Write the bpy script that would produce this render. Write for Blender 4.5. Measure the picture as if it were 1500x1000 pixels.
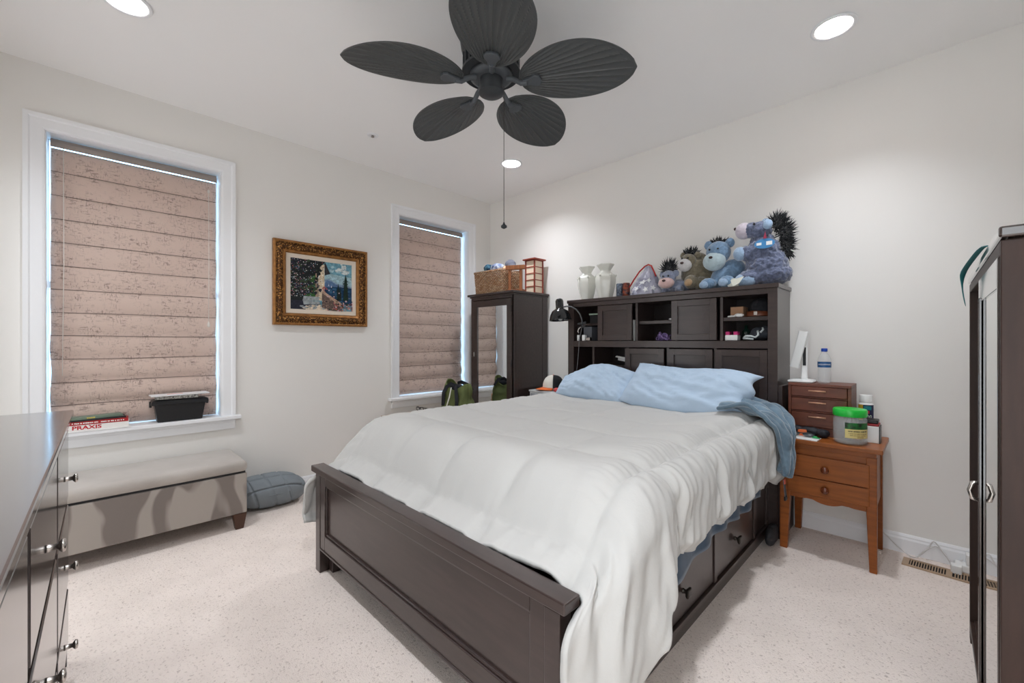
import bpy, bmesh, math, random
from mathutils import Vector, Matrix, noise as mnoise
R = math.radians
sc = bpy.context.scene
C = sc.collection
for o in list(bpy.data.objects): bpy.data.objects.remove(o)

# ---------------------------------------------------------------- camera
cam_d = bpy.data.cameras.new('camera'); cam = bpy.data.objects.new('camera', cam_d); C.objects.link(cam)
cam.location = (3.551, -3.224, 1.18)
cam.rotation_euler = (R(90), 0, R(44.8))
cam_d.sensor_width = 36.0; cam_d.lens = 36.0 * 617.0 / 1500.0
cam_d.clip_start = 0.02
sc.camera = cam

# ---------------------------------------------------------------- daylight, exposure
w = bpy.data.worlds.new('daylight'); sc.world = w; w.use_nodes = True
wb = w.node_tree.nodes['Background']
wb.inputs[0].default_value = (0.42, 0.72, 1.0, 1); wb.inputs[1].default_value = 4.5
LAMP = 420.0            # emission of every recessed lamp's diffuser
def added_fill(name, loc, rz, w_, h_, e):      # area lamp added behind an invented doorway to even out the lighting
    hl = bpy.data.lights.new(name, 'AREA'); hl.shape = 'RECTANGLE'; hl.size = w_; hl.size_y = h_; hl.energy = e; hl.color = (0.94, 0.97, 1.0)
    o = bpy.data.objects.new(name, hl); C.objects.link(o); o.location = loc; o.rotation_euler = (R(90), 0, rz)
added_fill('added_fill_right', (3.525, -3.97, 1.05), 0, 0.95, 2.0, 14.5)  # added fill that flattens the ceiling lamps' contrast; no hall is known here
added_fill('added_fill_left', (0.72, -3.97, 1.05), 0, 0.9, 2.0, 7.5)  # added fill for carpet and bed foot; no bathroom is known here
sc.cycles.diffuse_bounces = 8; sc.cycles.max_bounces = 14; sc.cycles.transparent_max_bounces = 16
sc.view_settings.view_transform = 'Standard'; sc.view_settings.look = 'None'
sc.view_settings.gamma = 1.0; sc.view_settings.exposure = 0.40
sc.view_settings.use_curve_mapping = False

# ---------------------------------------------------------------- materials
def lin(c):
    return tuple(((v/12.92) if v <= 0.04045 else ((v+0.055)/1.055)**2.4) for v in (x/255.0 for x in c))
def mat(name, rgb, rough=0.5, metal=0.0, spec=0.5, var=0.0, vscale=8.0, stretch=(1,1,1), bump=0.0, bscale=200.0,
        bstretch=(1,1,1), trans=0.0, ior=1.45, emit=0.0, coat=0.0, sheen=0.0, rgb2=None, detail=4.0, bdist=0.002, sub=0.0):
    """principled material with optional noise colour variation and noise bump (object coordinates); rgb in sRGB 0-255"""
    m = bpy.data.materials.new(name); m.use_nodes = True
    nt = m.node_tree; N = nt.nodes; L = nt.links
    p = N['Principled BSDF']
    c = lin(rgb)
    p.inputs['Base Color'].default_value = (*c, 1)
    p.inputs['Roughness'].default_value = rough; p.inputs['Metallic'].default_value = metal
    p.inputs['Specular IOR Level'].default_value = spec; p.inputs['IOR'].default_value = ior
    p.inputs['Transmission Weight'].default_value = trans
    p.inputs['Coat Weight'].default_value = coat; p.inputs['Coat Roughness'].default_value = 0.12
    p.inputs['Sheen Weight'].default_value = sheen
    if emit:
        p.inputs['Emission Color'].default_value = (*c, 1); p.inputs['Emission Strength'].default_value = emit
    tc = N.new('ShaderNodeTexCoord')
    if var or rgb2:
        mp = N.new('ShaderNodeMapping'); mp.inputs['Scale'].default_value = stretch
        nz = N.new('ShaderNodeTexNoise'); nz.inputs['Scale'].default_value = vscale; nz.inputs['Detail'].default_value = detail
        rp = N.new('ShaderNodeValToRGB')
        if rgb2: a, b = c, lin(rgb2)
        else: a = tuple(max(0, v*(1-var)) for v in c); b = tuple(min(1, v*(1+var)) for v in c)
        rp.color_ramp.elements[0].position = 0.35; rp.color_ramp.elements[1].position = 0.65
        rp.color_ramp.elements[0].color = (*a, 1); rp.color_ramp.elements[1].color = (*b, 1)
        L.new(tc.outputs['Object'], mp.inputs[0]); L.new(mp.outputs[0], nz.inputs['Vector'])
        L.new(nz.outputs[0], rp.inputs[0]); L.new(rp.outputs[0], p.inputs['Base Color'])
    if bump:
        mp2 = N.new('ShaderNodeMapping'); mp2.inputs['Scale'].default_value = bstretch
        n2 = N.new('ShaderNodeTexNoise'); n2.inputs['Scale'].default_value = bscale; n2.inputs['Detail'].default_value = 3
        bp = N.new('ShaderNodeBump'); bp.inputs['Strength'].default_value = bump; bp.inputs['Distance'].default_value = bdist
        L.new(tc.outputs['Object'], mp2.inputs[0]); L.new(mp2.outputs[0], n2.inputs['Vector'])
        L.new(n2.outputs[0], bp.inputs['Height']); L.new(bp.outputs[0], p.inputs['Normal'])
    return m

M_wall = mat('wall_paint', (236,234,230), 0.85, spec=0.2, bump=0.05, bscale=300)
M_ceil = mat('ceiling_paint', (248,247,246), 0.9, spec=0.15)
M_trim = mat('white_trim_paint', (240,241,243), 0.4, spec=0.4)
M_esp = mat('espresso_wood', (58,46,43), 0.28, spec=0.5, var=0.12, vscale=6, stretch=(1,8,8), coat=0.3)
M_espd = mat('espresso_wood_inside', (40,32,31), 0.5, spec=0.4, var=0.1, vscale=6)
M_cherry = mat('cherry_wood', (142,78,32), 0.4, spec=0.35, var=0.16, vscale=7, stretch=(1,1,9), coat=0.05)
M_cherryh = mat('cherry_wood_flat_grain', (146,81,33), 0.36, spec=0.35, var=0.16, vscale=7, stretch=(1,9,9), coat=0.06)
M_knobw = mat('dark_cherry_knob', (104,50,26), 0.25, coat=0.4)
M_walnut = mat('reddish_walnut', (104,54,36), 0.42, var=0.2, vscale=7, stretch=(1,9,9), coat=0.05)
M_copper = mat('copper_pull', (206,156,128), 0.35, metal=0.3)
M_chrome = mat('brushed_nickel', (196,190,184), 0.25, metal=1.0)
M_pewter = mat('dark_pewter', (70,66,62), 0.35, metal=0.9)
M_mirror = mat('mirror_glass', (235,238,238), 0.02, metal=1.0)
M_black = mat('black_plastic', (22,23,26), 0.35)
M_blackgl = mat('black_lacquer', (16,19,22), 0.12, coat=0.5)
M_white = mat('white_plastic', (238,238,236), 0.35)
M_paper = mat('white_paper', (240,240,238), 0.7)
M_glass = mat('clear_glass', (255,255,255), 0.0, trans=1.0, ior=1.45)
M_pet = mat('clear_plastic', (236,240,242), 0.05, spec=0.8); M_pet.node_tree.nodes['Principled BSDF'].inputs['Alpha'].default_value = 0.28

# ---------------------------------------------------------------- builders
WM = {}
class B:
    """collects shapes (world or local coordinates) into one bmesh with material slots"""
    def __init__(s): s.bm = bmesh.new(); s.mi = 0
    def _v(s, p): return s.bm.verts.new(p)
    def _f(s, vs):
        try:
            f = s.bm.faces.new(vs); f.material_index = s.mi; return f
        except ValueError: return None
    def box(s, x0, x1, y0, y1, z0, z1, mx=None):
        P = [(x0,y0,z0),(x1,y0,z0),(x1,y1,z0),(x0,y1,z0),(x0,y0,z1),(x1,y0,z1),(x1,y1,z1),(x0,y1,z1)]
        if mx is not None: P = [mx @ Vector(p) for p in P]
        v = [s._v(p) for p in P]
        for f in ((0,3,2,1),(4,5,6,7),(0,1,5,4),(1,2,6,5),(2,3,7,6),(3,0,4,7)): s._f([v[i] for i in f])
        return s
    def hexa(s, P):
        v = [s._v(p) for p in P]
        for f in ((0,3,2,1),(4,5,6,7),(0,1,5,4),(1,2,6,5),(2,3,7,6),(3,0,4,7)): s._f([v[i] for i in f])
        return s
    def poly(s, pts): s._f([s._v(p) for p in pts]); return s
    def prism(s, pts, ext):
        """extrude polygon pts (list of 3d) by the vector ext"""
        e = Vector(ext); a = [s._v(p) for p in pts]; b = [s._v(Vector(p)+e) for p in pts]; n = len(pts)
        s._f(a[::-1]); s._f(b)
        for i in range(n): s._f([a[i], a[(i+1)%n], b[(i+1)%n], b[i]])
        return s
    def rings(s, rings, cap0=True, cap1=True, closed=True):
        vs = [[s._v(p) for p in r] for r in rings]; n = len(vs[0])
        for a, b in zip(vs, vs[1:]):
            for i in range(n if closed else n-1):
                j = (i+1) % n; s._f([a[i], a[j], b[j], b[i]])
        if cap0: s._f(vs[0][::-1])
        if cap1: s._f(vs[-1])
        return s
    def lathe(s, prof, seg=24, mx=None, cap0=True, cap1=True, sq=None):
        rr = []
        for r, z in prof:
            ring = []
            for i in range(seg):
                a = 2*math.pi*i/seg
                k = 1.0
                p = Vector((max(r,1e-5)*math.cos(a)*k, max(r,1e-5)*math.sin(a)*k, z))
                ring.append(mx @ p if mx is not None else p)
            rr.append(ring)
        return s.rings(rr, cap0, cap1)
    def cyl(s, p0, p1, r0, r1=None, seg=12):
        r1 = r0 if r1 is None else r1
        p0, p1 = Vector(p0), Vector(p1); d = (p1-p0)
        q = d.to_track_quat('Z','Y').to_matrix().to_4x4(); q.translation = p0
        return s.lathe([(r0,0),(r1,d.length)], seg, q)
    def tube(s, pts, r, seg=8):
        pts = [Vector(p) for p in pts]; rr = []
        up = Vector((0,0,1)); prev = None
        for i, p in enumerate(pts):
            t = (pts[min(i+1,len(pts)-1)] - pts[max(i-1,0)]).normalized()
            if prev is None:
                a = t.cross(up) if abs(t.z) < 0.95 else t.cross(Vector((1,0,0)))
            else: a = prev - t*prev.dot(t)
            a.normalize(); prev = a; b = t.cross(a)
            ri = r[i] if isinstance(r, (list,tuple)) else r
            rr.append([p + (a*math.cos(2*math.pi*k/seg) + b*math.sin(2*math.pi*k/seg))*ri for k in range(seg)])
        return s.rings(rr)
    def ball(s, c, r, mx=None, u=20, v=12):
        """ellipsoid; r scalar or triple; mx optional 3x3 rotation"""
        r = (r,r,r) if isinstance(r, (int,float)) else r; c = Vector(c); rr = []
        for j in range(1, v):
            ph = math.pi*j/v - math.pi/2; ring = []
            for i in range(u):
                a = 2*math.pi*i/u
                p = Vector((r[0]*math.cos(ph)*math.cos(a), r[1]*math.cos(ph)*math.sin(a), r[2]*math.sin(ph)))
                ring.append(c + (mx @ p if mx is not None else p))
            rr.append(ring)
        return s.rings(rr)
    def grid(s, fn, nu, nv, flip=False):
        vs = [[s._v(fn(i/nu, j/nv)) for j in range(nv+1)] for i in range(nu+1)]
        for i in range(nu):
            for j in range(nv):
                q = [vs[i][j], vs[i+1][j], vs[i+1][j+1], vs[i][j+1]]
                s._f(q[::-1] if flip else q)
        return s
    def build(s, name, mats, parent=None, bevel=0.0, smooth=False, seg=2, local=False, subd=0, solid=0.0, fixn=True, angle=None):
        mats = mats if isinstance(mats, (list,tuple)) else [mats]
        if fixn: bmesh.ops.recalc_face_normals(s.bm, faces=s.bm.faces)
        me = bpy.data.meshes.new(name); s.bm.to_mesh(me); s.bm.free()
        for m in mats: me.materials.append(m)
        o = bpy.data.objects.new(name, me); C.objects.link(o)
        if parent is not None:
            o.parent = parent
            W = WM[parent]
            if not local: me.transform(W.inverted())
            WM[o] = W
        else: WM[o] = Matrix.Identity(4)
        if smooth or angle:
            for p in me.polygons: p.use_smooth = True
            if angle:
                md = me
                try: md.set_sharp_from_angle(angle=R(angle))
                except Exception: pass
        if solid:
            md = o.modifiers.new('solid','SOLIDIFY'); md.thickness = solid; md.offset = 0
        if bevel:
            md = o.modifiers.new('bevel','BEVEL'); md.width = bevel; md.segments = seg; md.limit_method = 'ANGLE'; md.angle_limit = R(35)
            md.harden_normals = False
        if subd:
            md = o.modifiers.new('sub','SUBSURF'); md.levels = subd; md.render_levels = subd
        return o
def tag(o, label=None, cat=None, group=None, kind=None):
    if label: o['label'] = label
    if cat: o['category'] = cat
    if group: o['group'] = group
    if kind: o['kind'] = kind
    return o
def thing(name, label, cat, loc=(0,0,0), rz=0.0, group=None):
    o = bpy.data.objects.new(name, None); C.objects.link(o)
    o.location = loc; o.rotation_euler = (0,0,rz); o.empty_display_size = 0.05
    WM[o] = Matrix.Translation(loc) @ Matrix.Rotation(rz, 4, 'Z')
    return tag(o, label, cat, group)
def struct(name, b, m, parent=None, **k):
    o = b.build(name, m, parent, **k)
    if parent is None: o['kind'] = 'structure'
    return o
def dup(root, loc, rz=0.0, label=None, group=None):
    r = root.copy(); C.objects.link(r); r.location = loc; r.rotation_euler = (0,0,rz)
    if label: r['label'] = label
    if group: r['group'] = group
    for ch in list(root.children):
        c = ch.copy(); C.objects.link(c); c.parent = r
        for g in list(ch.children):
            d = g.copy(); C.objects.link(d); d.parent = c
    return r
def frac(v, s=1.0): return mnoise.noise(Vector(v)*s)
def text_mesh(name, body, m, parent, mx, size, ext=0.0004, sx=1.0, align='CENTER', bold=0.0):
    """lettering as a mesh; mx maps the text's x,y plane (z out of the face) to world"""
    cu = bpy.data.curves.new(name, 'FONT'); cu.body = body; cu.size = size; cu.extrude = ext
    cu.offset = bold; cu.align_x = align; cu.align_y = 'CENTER'; cu.resolution_u = 3
    t = bpy.data.objects.new(name+'_tmp', cu); C.objects.link(t)
    dg = bpy.context.evaluated_depsgraph_get(); dg.update()
    me = bpy.data.meshes.new_from_object(t.evaluated_get(dg), depsgraph=dg)
    bpy.data.objects.remove(t); bpy.data.curves.remove(cu)
    me.transform(Matrix.Diagonal((sx,1,1,1))); me.transform(mx)
    me.materials.clear(); me.materials.append(m)
    o = bpy.data.objects.new(name, me); C.objects.link(o)
    if parent is not None:
        o.parent = parent; me.transform(WM[parent].inverted()); WM[o] = WM[parent]
    return o
def basis(o, x, y, z):
    m = Matrix.Identity(4)
    for i, a in enumerate((x, y, z)):
        for k in range(3): m[k][i] = a[k]
    m.translation = Vector(o); return m
def blob(name, balls, m, parent, voxel=0.006, smooth=6, rough=0.0, rs=60.0):
    """one continuous surface grown over overlapping ellipsoids: (centre, radii, rotation euler)"""
    b = B()
    for bl in balls:
        c, r = bl[0], bl[1]
        mx = None
        if len(bl) > 2:
            from mathutils import Euler
            mx = Euler(tuple(R(a) for a in bl[2])).to_matrix()
        b.ball(c, r, mx, 20, 14)
    o = b.build(name, m, parent)
    md = o.modifiers.new('rm','REMESH'); md.mode = 'VOXEL'; md.voxel_size = voxel; md.use_smooth_shade = True
    sm = o.modifiers.new('sm','SMOOTH'); sm.iterations = smooth; sm.factor = 0.5
    dg = bpy.context.evaluated_depsgraph_get(); dg.update()
    me = bpy.data.meshes.new_from_object(o.evaluated_get(dg), depsgraph=dg)
    o.modifiers.clear(); old = o.data; o.data = me; bpy.data.meshes.remove(old); me.name = name
    if rough:
        ns = [v.normal.copy() for v in me.vertices]
        for v, n in zip(me.vertices, ns):
            v.co += n * rough * (mnoise.noise(v.co*rs) + 0.6*mnoise.noise(v.co*rs*2.3))
    for p in me.polygons: p.use_smooth = True
    return o
# ---------------------------------------------------------------- room shell
RX, RY, RH = 4.16, -3.78, 2.74
def carpet_mat():
    m = bpy.data.materials.new('beige_carpet'); m.use_nodes = True
    nt = m.node_tree; N = nt.nodes; L = nt.links; p = N['Principled BSDF']
    p.inputs['Roughness'].default_value = 1.0; p.inputs['Specular IOR Level'].default_value = 0.05
    p.inputs['Sheen Weight'].default_value = 0.2
    tc = N.new('ShaderNodeTexCoord')
    a = N.new('ShaderNodeTexNoise'); a.inputs['Scale'].default_value = 105; a.inputs['Detail'].default_value = 6; a.inputs['Distortion'].default_value = 0.8
    r = N.new('ShaderNodeValToRGB')
    r.color_ramp.elements[0].position = 0.29; r.color_ramp.elements[0].color = (*lin((204,187,177)),1)
    r.color_ramp.elements[1].position = 0.43; r.color_ramp.elements[1].color = (*lin((250,237,228)),1)
    b = N.new('ShaderNodeTexNoise'); b.inputs['Scale'].default_value = 5; b.inputs['Detail'].default_value = 3
    r2 = N.new('ShaderNodeValToRGB')
    r2.color_ramp.elements[0].position = 0.3; r2.color_ramp.elements[0].color = (0.92,0.915,0.91,1)
    r2.color_ramp.elements[1].position = 0.65; r2.color_ramp.elements[1].color = (1,1,1,1)
    mx = N.new('ShaderNodeMix'); mx.data_type = 'RGBA'; mx.blend_type = 'MULTIPLY'; mx.inputs[0].default_value = 1
    v = N.new('ShaderNodeTexNoise'); v.inputs['Scale'].default_value = 260; v.inputs['Detail'].default_value = 2
    add = N.new('ShaderNodeMath'); add.operation = 'ADD'
    bp = N.new('ShaderNodeBump'); bp.inputs['Strength'].default_value = 0.55; bp.inputs['Distance'].default_value = 0.008
    for n in (a, b, v): L.new(tc.outputs['Object'], n.inputs['Vector'])
    L.new(a.outputs[0], r.inputs[0]); L.new(b.outputs[0], r2.inputs[0])
    L.new(r.outputs[0], mx.inputs[6]); L.new(r2.outputs[0], mx.inputs[7]); L.new(mx.outputs[2], p.inputs['Base Color'])
    L.new(a.outputs[0], add.inputs[0]); L.new(v.outputs[0], add.inputs[1])
    L.new(add.outputs[0], bp.inputs['Height']); L.new(bp.outputs[0], p.inputs['Normal'])
    return m
M_carpet = carpet_mat()
T = 0.16
struct('floor', B().box(-T, RX+T, RY-T, T, -0.1, 0.0), M_carpet)
CANS = [(3.211,-0.619), (0.948,-0.611), (0.933,-3.10), (3.21,-3.10)]
RC = 0.078
bc = B()
# ceiling slab: one sheet whose cells around each lamp are ringed by a round opening
def hole_cell(b, c):
    n = 32; sq = []; ci = []
    for i in range(n):
        a = 2*math.pi*(i+0.5)/n; ca, sa = math.cos(a), math.sin(a); k = 0.12/max(abs(ca),abs(sa))
        sq.append((c[0]+ca*k, c[1]+sa*k, RH)); ci.append((c[0]+ca*RC, c[1]+sa*RC, RH))
    top = [(p[0],p[1],RH+0.1) for p in ci]
    vs = [b._v(p) for p in sq]; vc = [b._v(p) for p in ci]; vt = [b._v(p) for p in top]
    cor = {}
    for i in range(n):
        j = (i+1) % n
        if abs(abs(vs[i].co.x-c[0])-abs(vs[j].co.x-c[0])) > 1e-6 and abs(abs(vs[i].co.y-c[1])-abs(vs[j].co.y-c[1])) > 1e-6 or \
           (abs(abs(vs[i].co.x-c[0])-0.12) < 1e-6) != (abs(abs(vs[j].co.x-c[0])-0.12) < 1e-6):
            k = b._v((c[0]+math.copysign(0.12, vs[i].co.x+vs[j].co.x-2*c[0]), c[1]+math.copysign(0.12, vs[i].co.y+vs[j].co.y-2*c[1]), RH))
            b._f([vs[i], k, vs[j], vc[j], vc[i]])
        else: b._f([vs[i], vs[j], vc[j], vc[i]])
        b._f([vc[i], vc[j], vt[j], vt[i]])
def strip(y0, y1, cans):
    xs = [-T] 
    for c in sorted(cans): xs += [c[0]-0.12, c[0]+0.12]
    xs.append(RX+T)
    for k in range(0, len(xs), 2):
        bc.poly([(xs[k],y0,RH),(xs[k],y1,RH),(xs[k+1],y1,RH),(xs[k+1],y0,RH)])
    for c in cans:
        if c[1]-0.12-y0 > 1e-4: bc.poly([(c[0]-0.12,y0,RH),(c[0]-0.12,c[1]-0.12,RH),(c[0]+0.12,c[1]-0.12,RH),(c[0]+0.12,y0,RH)])
        if y1-(c[1]+0.12) > 1e-4: bc.poly([(c[0]-0.12,c[1]+0.12,RH),(c[0]-0.12,y1,RH),(c[0]+0.12,y1,RH),(c[0]+0.12,c[1]+0.12,RH)])
        hole_cell(bc, c)
strip(-2.0, T, CANS[:2]); strip(RY-T, -2.0, CANS[2:])
struct('ceiling', bc, M_ceil)
struct('wall_back', B().box(-T, RX+T, 0, T, -0.1, RH+0.1), M_wall)
struct('wall_right', B().box(RX, RX+T, RY-T, T, -0.1, RH+0.1), M_wall)
# doorways added behind the camera so the fill lamps reach the room
ADDED_DOORWAYS = [(0.26, 1.18), (3.05, 4.0)]; DZ = 2.1
b = B(); xx = [-T] + [v for d in ADDED_DOORWAYS for v in d] + [RX+T]
for i in range(0, 6, 2): b.box(xx[i], xx[i+1], RY-T, RY, -0.1, RH+0.1)
for d in ADDED_DOORWAYS: b.box(d[0], d[1], RY-T, RY, DZ, RH+0.1)
struct('wall_front', b, M_wall)
b = B()
for x0, x1 in ((-0.2, 1.7), (2.3, 4.7)):
    b.box(x0, x0+0.1, -5.7, RY-T, -0.1, 2.6).box(x1-0.1, x1, -5.7, RY-T, -0.1, 2.6).box(x0, x1, -5.8, -5.7, -0.1, 2.6).box(x0, x1, -5.8, RY-T, 2.6, 2.7).box(x0, x1, -5.8, RY-T, -0.1, 0.0)
struct('wall_beyond_added', b, M_wall)  # unseen enclosures added around the fill lamps
for k, (x0, x1) in enumerate(ADDED_DOORWAYS):  # casings of the added doorways
    struct('trim_%d' % (k+1), B().box(x0-0.08, x0, RY, RY+0.018, 0, DZ+0.08).box(x1, x1+0.08, RY, RY+0.018, 0, DZ+0.08).box(x0, x1, RY, RY+0.018, DZ, DZ+0.08), M_trim)
WIN = [(-3.395, -2.560, 0.655, 2.375), (-1.160, -0.315, 0.655, 2.375)]    # y0 y1 z0 z1 of the two openings
bw = B()
yb = [RY-T, WIN[0][0], WIN[0][1], WIN[1][0], WIN[1][1], T]
for i in range(5):
    if i in (1, 3):
        bw.box(-T, 0, yb[i], yb[i+1], -0.1, 0.63); bw.box(-T, 0, yb[i], yb[i+1], 2.375, RH+0.1)
    else: bw.box(-T, 0, yb[i], yb[i+1], -0.1, RH+0.1)
struct('wall_left', bw, M_wall)

# baseboards
def base_prof(b, horiz, a0, a1, sgn):
    pr = [(0,0),(0.014,0),(0.014,0.075),(0.010,0.085),(0.010,0.092),(0.004,0.104),(0,0.104)]
    if horiz: b.prism([(a0, -d, z) for d, z in pr], (a1-a0,0,0))
    else: b.prism([(d*sgn if sgn > 0 else RX-d, a0, z) for d, z in pr], (0,a1-a0,0))
b = B(); base_prof(b, True, 0.014, RX, 1); struct('baseboard_back', b, M_trim)
b = B(); base_prof(b, False, RY, 0, 1); struct('baseboard_left', b, M_trim)
b = B(); base_prof(b, False, RY, -0.015, -1); struct('baseboard_right', b, M_trim)

# windows: casing, sill, apron, jambs, sash, pane
M_pane = mat('window_pane', (250,252,255), 0.0, trans=1.0, ior=1.05)
def window(n, y0, y1, z0, z1):
    W = thing('window_%d' % n, None, None, (0, (y0+y1)/2, z0)); W['kind'] = 'structure'
    cw = 0.082
    b = B()
    # mitred casing: stepped profile, three sides
    prof = [(0.0,0.010),(0.010,0.014),(0.055,0.016),(0.062,0.022),(cw,0.024)]   # distance outwards, thickness
    for k in range(4):
        d0, t0 = prof[k]; d1, t1 = prof[k+1]
        b.hexa([(0,y0-d1,z0),(t1,y0-d1,z0),(t0,y0-d0,z0),(0,y0-d0,z0),(0,y0-d1,z1+d1),(t1,y0-d1,z1+d1),(t0,y0-d0,z1+d0),(0,y0-d0,z1+d0)])
        b.hexa([(0,y1+d0,z0),(t0,y1+d0,z0),(t1,y1+d1,z0),(0,y1+d1,z0),(0,y1+d0,z1+d0),(t0,y1+d0,z1+d0),(t1,y1+d1,z1+d1),(0,y1+d1,z1+d1)])
        b.hexa([(0,y0-d0,z1+d0),(t0,y0-d0,z1+d0),(t1,y0-d1,z1+d1),(0,y0-d1,z1+d1),(0,y1+d0,z1+d0),(t0,y1+d0,z1+d0),(t1,y1+d1,z1+d1),(0,y1+d1,z1+d1)])
    b.build('window_casing', M_trim, W)
    b = B().prism([(-0.125,y0,z0),(-0.125,y1,z0),(0.0,y1,z0),(0.0,y1+cw+0.03,z0),(0.052,y1+cw+0.03,z0),(0.052,y0-cw-0.03,z0),(0.0,y0-cw-0.03,z0),(0.0,y0,z0)], (0,0,-0.025))
    b.build('window_sill', M_trim, W, bevel=0.004)
    b = B().box(0, 0.018, y0-cw, y1+cw, z0-0.095, z0-0.025).box(0, 0.024, y0-cw, y1+cw, z0-0.045, z0-0.025)
    b.build('window_apron', M_trim, W, bevel=0.003)
    b = B()
    t = 0.004
    b.box(-T, -0.0005, y0+0.0003, y0+t, z0, z1).box(-T, -0.0005, y1-t, y1-0.0003, z0, z1).box(-T, 0.0, y0+t, y1-t, z1-t, z1)
    b.build('window_jamb', M_trim, W)
    b = B(); f = 0.011; zm = (z0+z1)/2
    b.box(-T, -0.125, y0+t, y0+f, z0-0.025, z1-t).box(-T, -0.125, y1-f, y1-t, z0-0.025, z1-t)
    b.box(-T, -0.125, y0+f, y1-f, z0-0.025, z0+f).box(-T, -0.125, y0+f, y1-f, z1-f, z1-t).box(-T, -0.125, y0+f, y1-f, zm-0.02, zm+0.02)
    b.build('window_sash', M_trim, W)
    B().box(-0.146, -0.142, y0+f, y1-f, z0+f, z1-f).build('window_pane', M_pane, W)
    return W
for i, a in enumerate(WIN): window(i+1, *a)

# roman shades
def shade_mat():
    m = bpy.data.materials.new('mottled_taupe_fabric'); m.use_nodes = True
    nt = m.node_tree; N = nt.nodes; L = nt.links; p = N['Principled BSDF']
    p.inputs['Roughness'].default_value = 0.75; p.inputs['Specular IOR Level'].default_value = 0.25; p.inputs['Sheen Weight'].default_value = 0.15
    tc = N.new('ShaderNodeTexCoord')
    def nz(scale, st, lo, hi, det=3):
        mp = N.new('ShaderNodeMapping'); mp.inputs['Scale'].default_value = st
        n = N.new('ShaderNodeTexNoise'); n.inputs['Scale'].default_value = scale; n.inputs['Detail'].default_value = det; n.inputs['Roughness'].default_value = 0.65
        r = N.new('ShaderNodeMapRange'); r.inputs[1].default_value = lo; r.inputs[2].default_value = hi
        L.new(tc.outputs['Object'], mp.inputs[0]); L.new(mp.outputs[0], n.inputs['Vector']); L.new(n.outputs[0], r.inputs[0])
        return r
    a = nz(60, (1,0.5,1.5), 0.54, 0.64); d = nz(55, (1,2.6,0.7), 0.55, 0.65); c = nz(10, (1,1,1), 0.40, 0.62)
    mx = N.new('ShaderNodeMath'); mx.operation = 'MAXIMUM'; L.new(a.outputs[0], mx.inputs[0]); L.new(d.outputs[0], mx.inputs[1])
    ml = N.new('ShaderNodeMath'); ml.operation = 'MULTIPLY'; L.new(mx.outputs[0], ml.inputs[0]); L.new(c.outputs[0], ml.inputs[1])
    mix = N.new('ShaderNodeMix'); mix.data_type = 'RGBA'
    mix.inputs[6].default_value = (*lin((204,182,170)),1); mix.inputs[7].default_value = (*lin((144,125,117)),1)
    L.new(ml.outputs[0], mix.inputs[0]); L.new(mix.outputs[2], p.inputs['Base Color'])
    return m
M_shade = shade_mat()
M_rail = mat('shade_headrail', (150,140,134), 0.5)
M_cord = mat('shade_cord', (214,208,200), 0.6)
def roman_shade(label, y0, y1, ztop, zbot, nf, cords):
    S = thing('roman_shade', label, 'window shade', (-0.1, (y0+y1)/2, ztop), group='roman shades')
    B().box(-0.118, -0.078, y0, y1, ztop-0.03, ztop-0.002).build('headrail', M_rail, S, bevel=0.003)
    B().box(-0.076, -0.070, y0, y1, ztop-0.052, ztop-0.018).build('valance_strip', M_rail, S, bevel=0.002)
    zt = ztop-0.05; H = zt-zbot; b = B(); n = nf
    def fn(u, v):
        y = y0 + (y1-y0)*u; s = v*n; k = int(min(s, n-1e-6)); f = s-k
        z = zt - H*(v if k < n-1 else v)
        dep = 0.006 + 0.010*(k/n)
        if k >= n-3: dep = 0.018 + 0.005*(k-(n-3))
        x = -0.104 + dep*math.sin(math.pi*min(f*1.15,1.0))**0.75*(0.45+0.55*f)
        x += 0.002*math.sin(9*u+k) + 0.0012*frac((u*6, s*1.3, 2))
        yy = y + 0.003*frac((u*2, s*0.8, 5)) + (0.006*math.sin(s*3.1)*(u-0.5)*v)
        return (x, yy, z + 0.003*math.sin(5*u+k*1.7)*(k/n))
    b.grid(fn, 30, n*10)
    b.build('shade_fabric', M_shade, S, smooth=True, solid=0.003, fixn=False)
    b = B()
    for k in range(1, n):
        z = zt-H*k/n
        b.tube([(-0.101+0.003*math.sin(3*t), y0+(y1-y0)*t, z+0.003*math.sin(5*t+k*1.7)*(k/n)+0.001) for t in [i/8 for i in range(9)]], 0.0016, 5)
    b.build('seam', mat('shade_seam', (92,78,74), 0.8), S)
    for (yc, za, zb, knob) in cords:
        c = B().tube([(-0.058, yc, za), (-0.056, yc+0.002, (za+zb)/2), (-0.052, yc-0.004 if not knob else yc, zb)], 0.0018, 6).build('cord', M_cord, S, smooth=True)
        if knob:
            B().lathe([(0.002,0.0),(0.007,-0.012),(0.009,-0.03),(0.004,-0.04)], 12, Matrix.Translation((-0.052, yc, zb))).build('tassel', M_cord, c, smooth=True)
            B().lathe([(0.002,0.0),(0.007,-0.008),(0.007,-0.02),(0.002,-0.028)], 12, Matrix.Translation((-0.058, yc, za))).build('cord_stop', M_cord, c, smooth=True)
    return S
roman_shade('taupe mottled roman shade on the window above the grey ottoman', WIN[0][0]+0.017, WIN[0][1]-0.014, 2.366, 0.660, 12,
            [(-3.325, 2.31, 0.98, False), (-2.625, 2.25, 1.32, True)])
roman_shade('taupe mottled roman shade on the window next to the narrow mirrored cabinet', WIN[1][0]+0.006, WIN[1][1]-0.028, 2.366, 0.662, 12,
            [(-1.13, 2.31, 0.75, False)])

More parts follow.
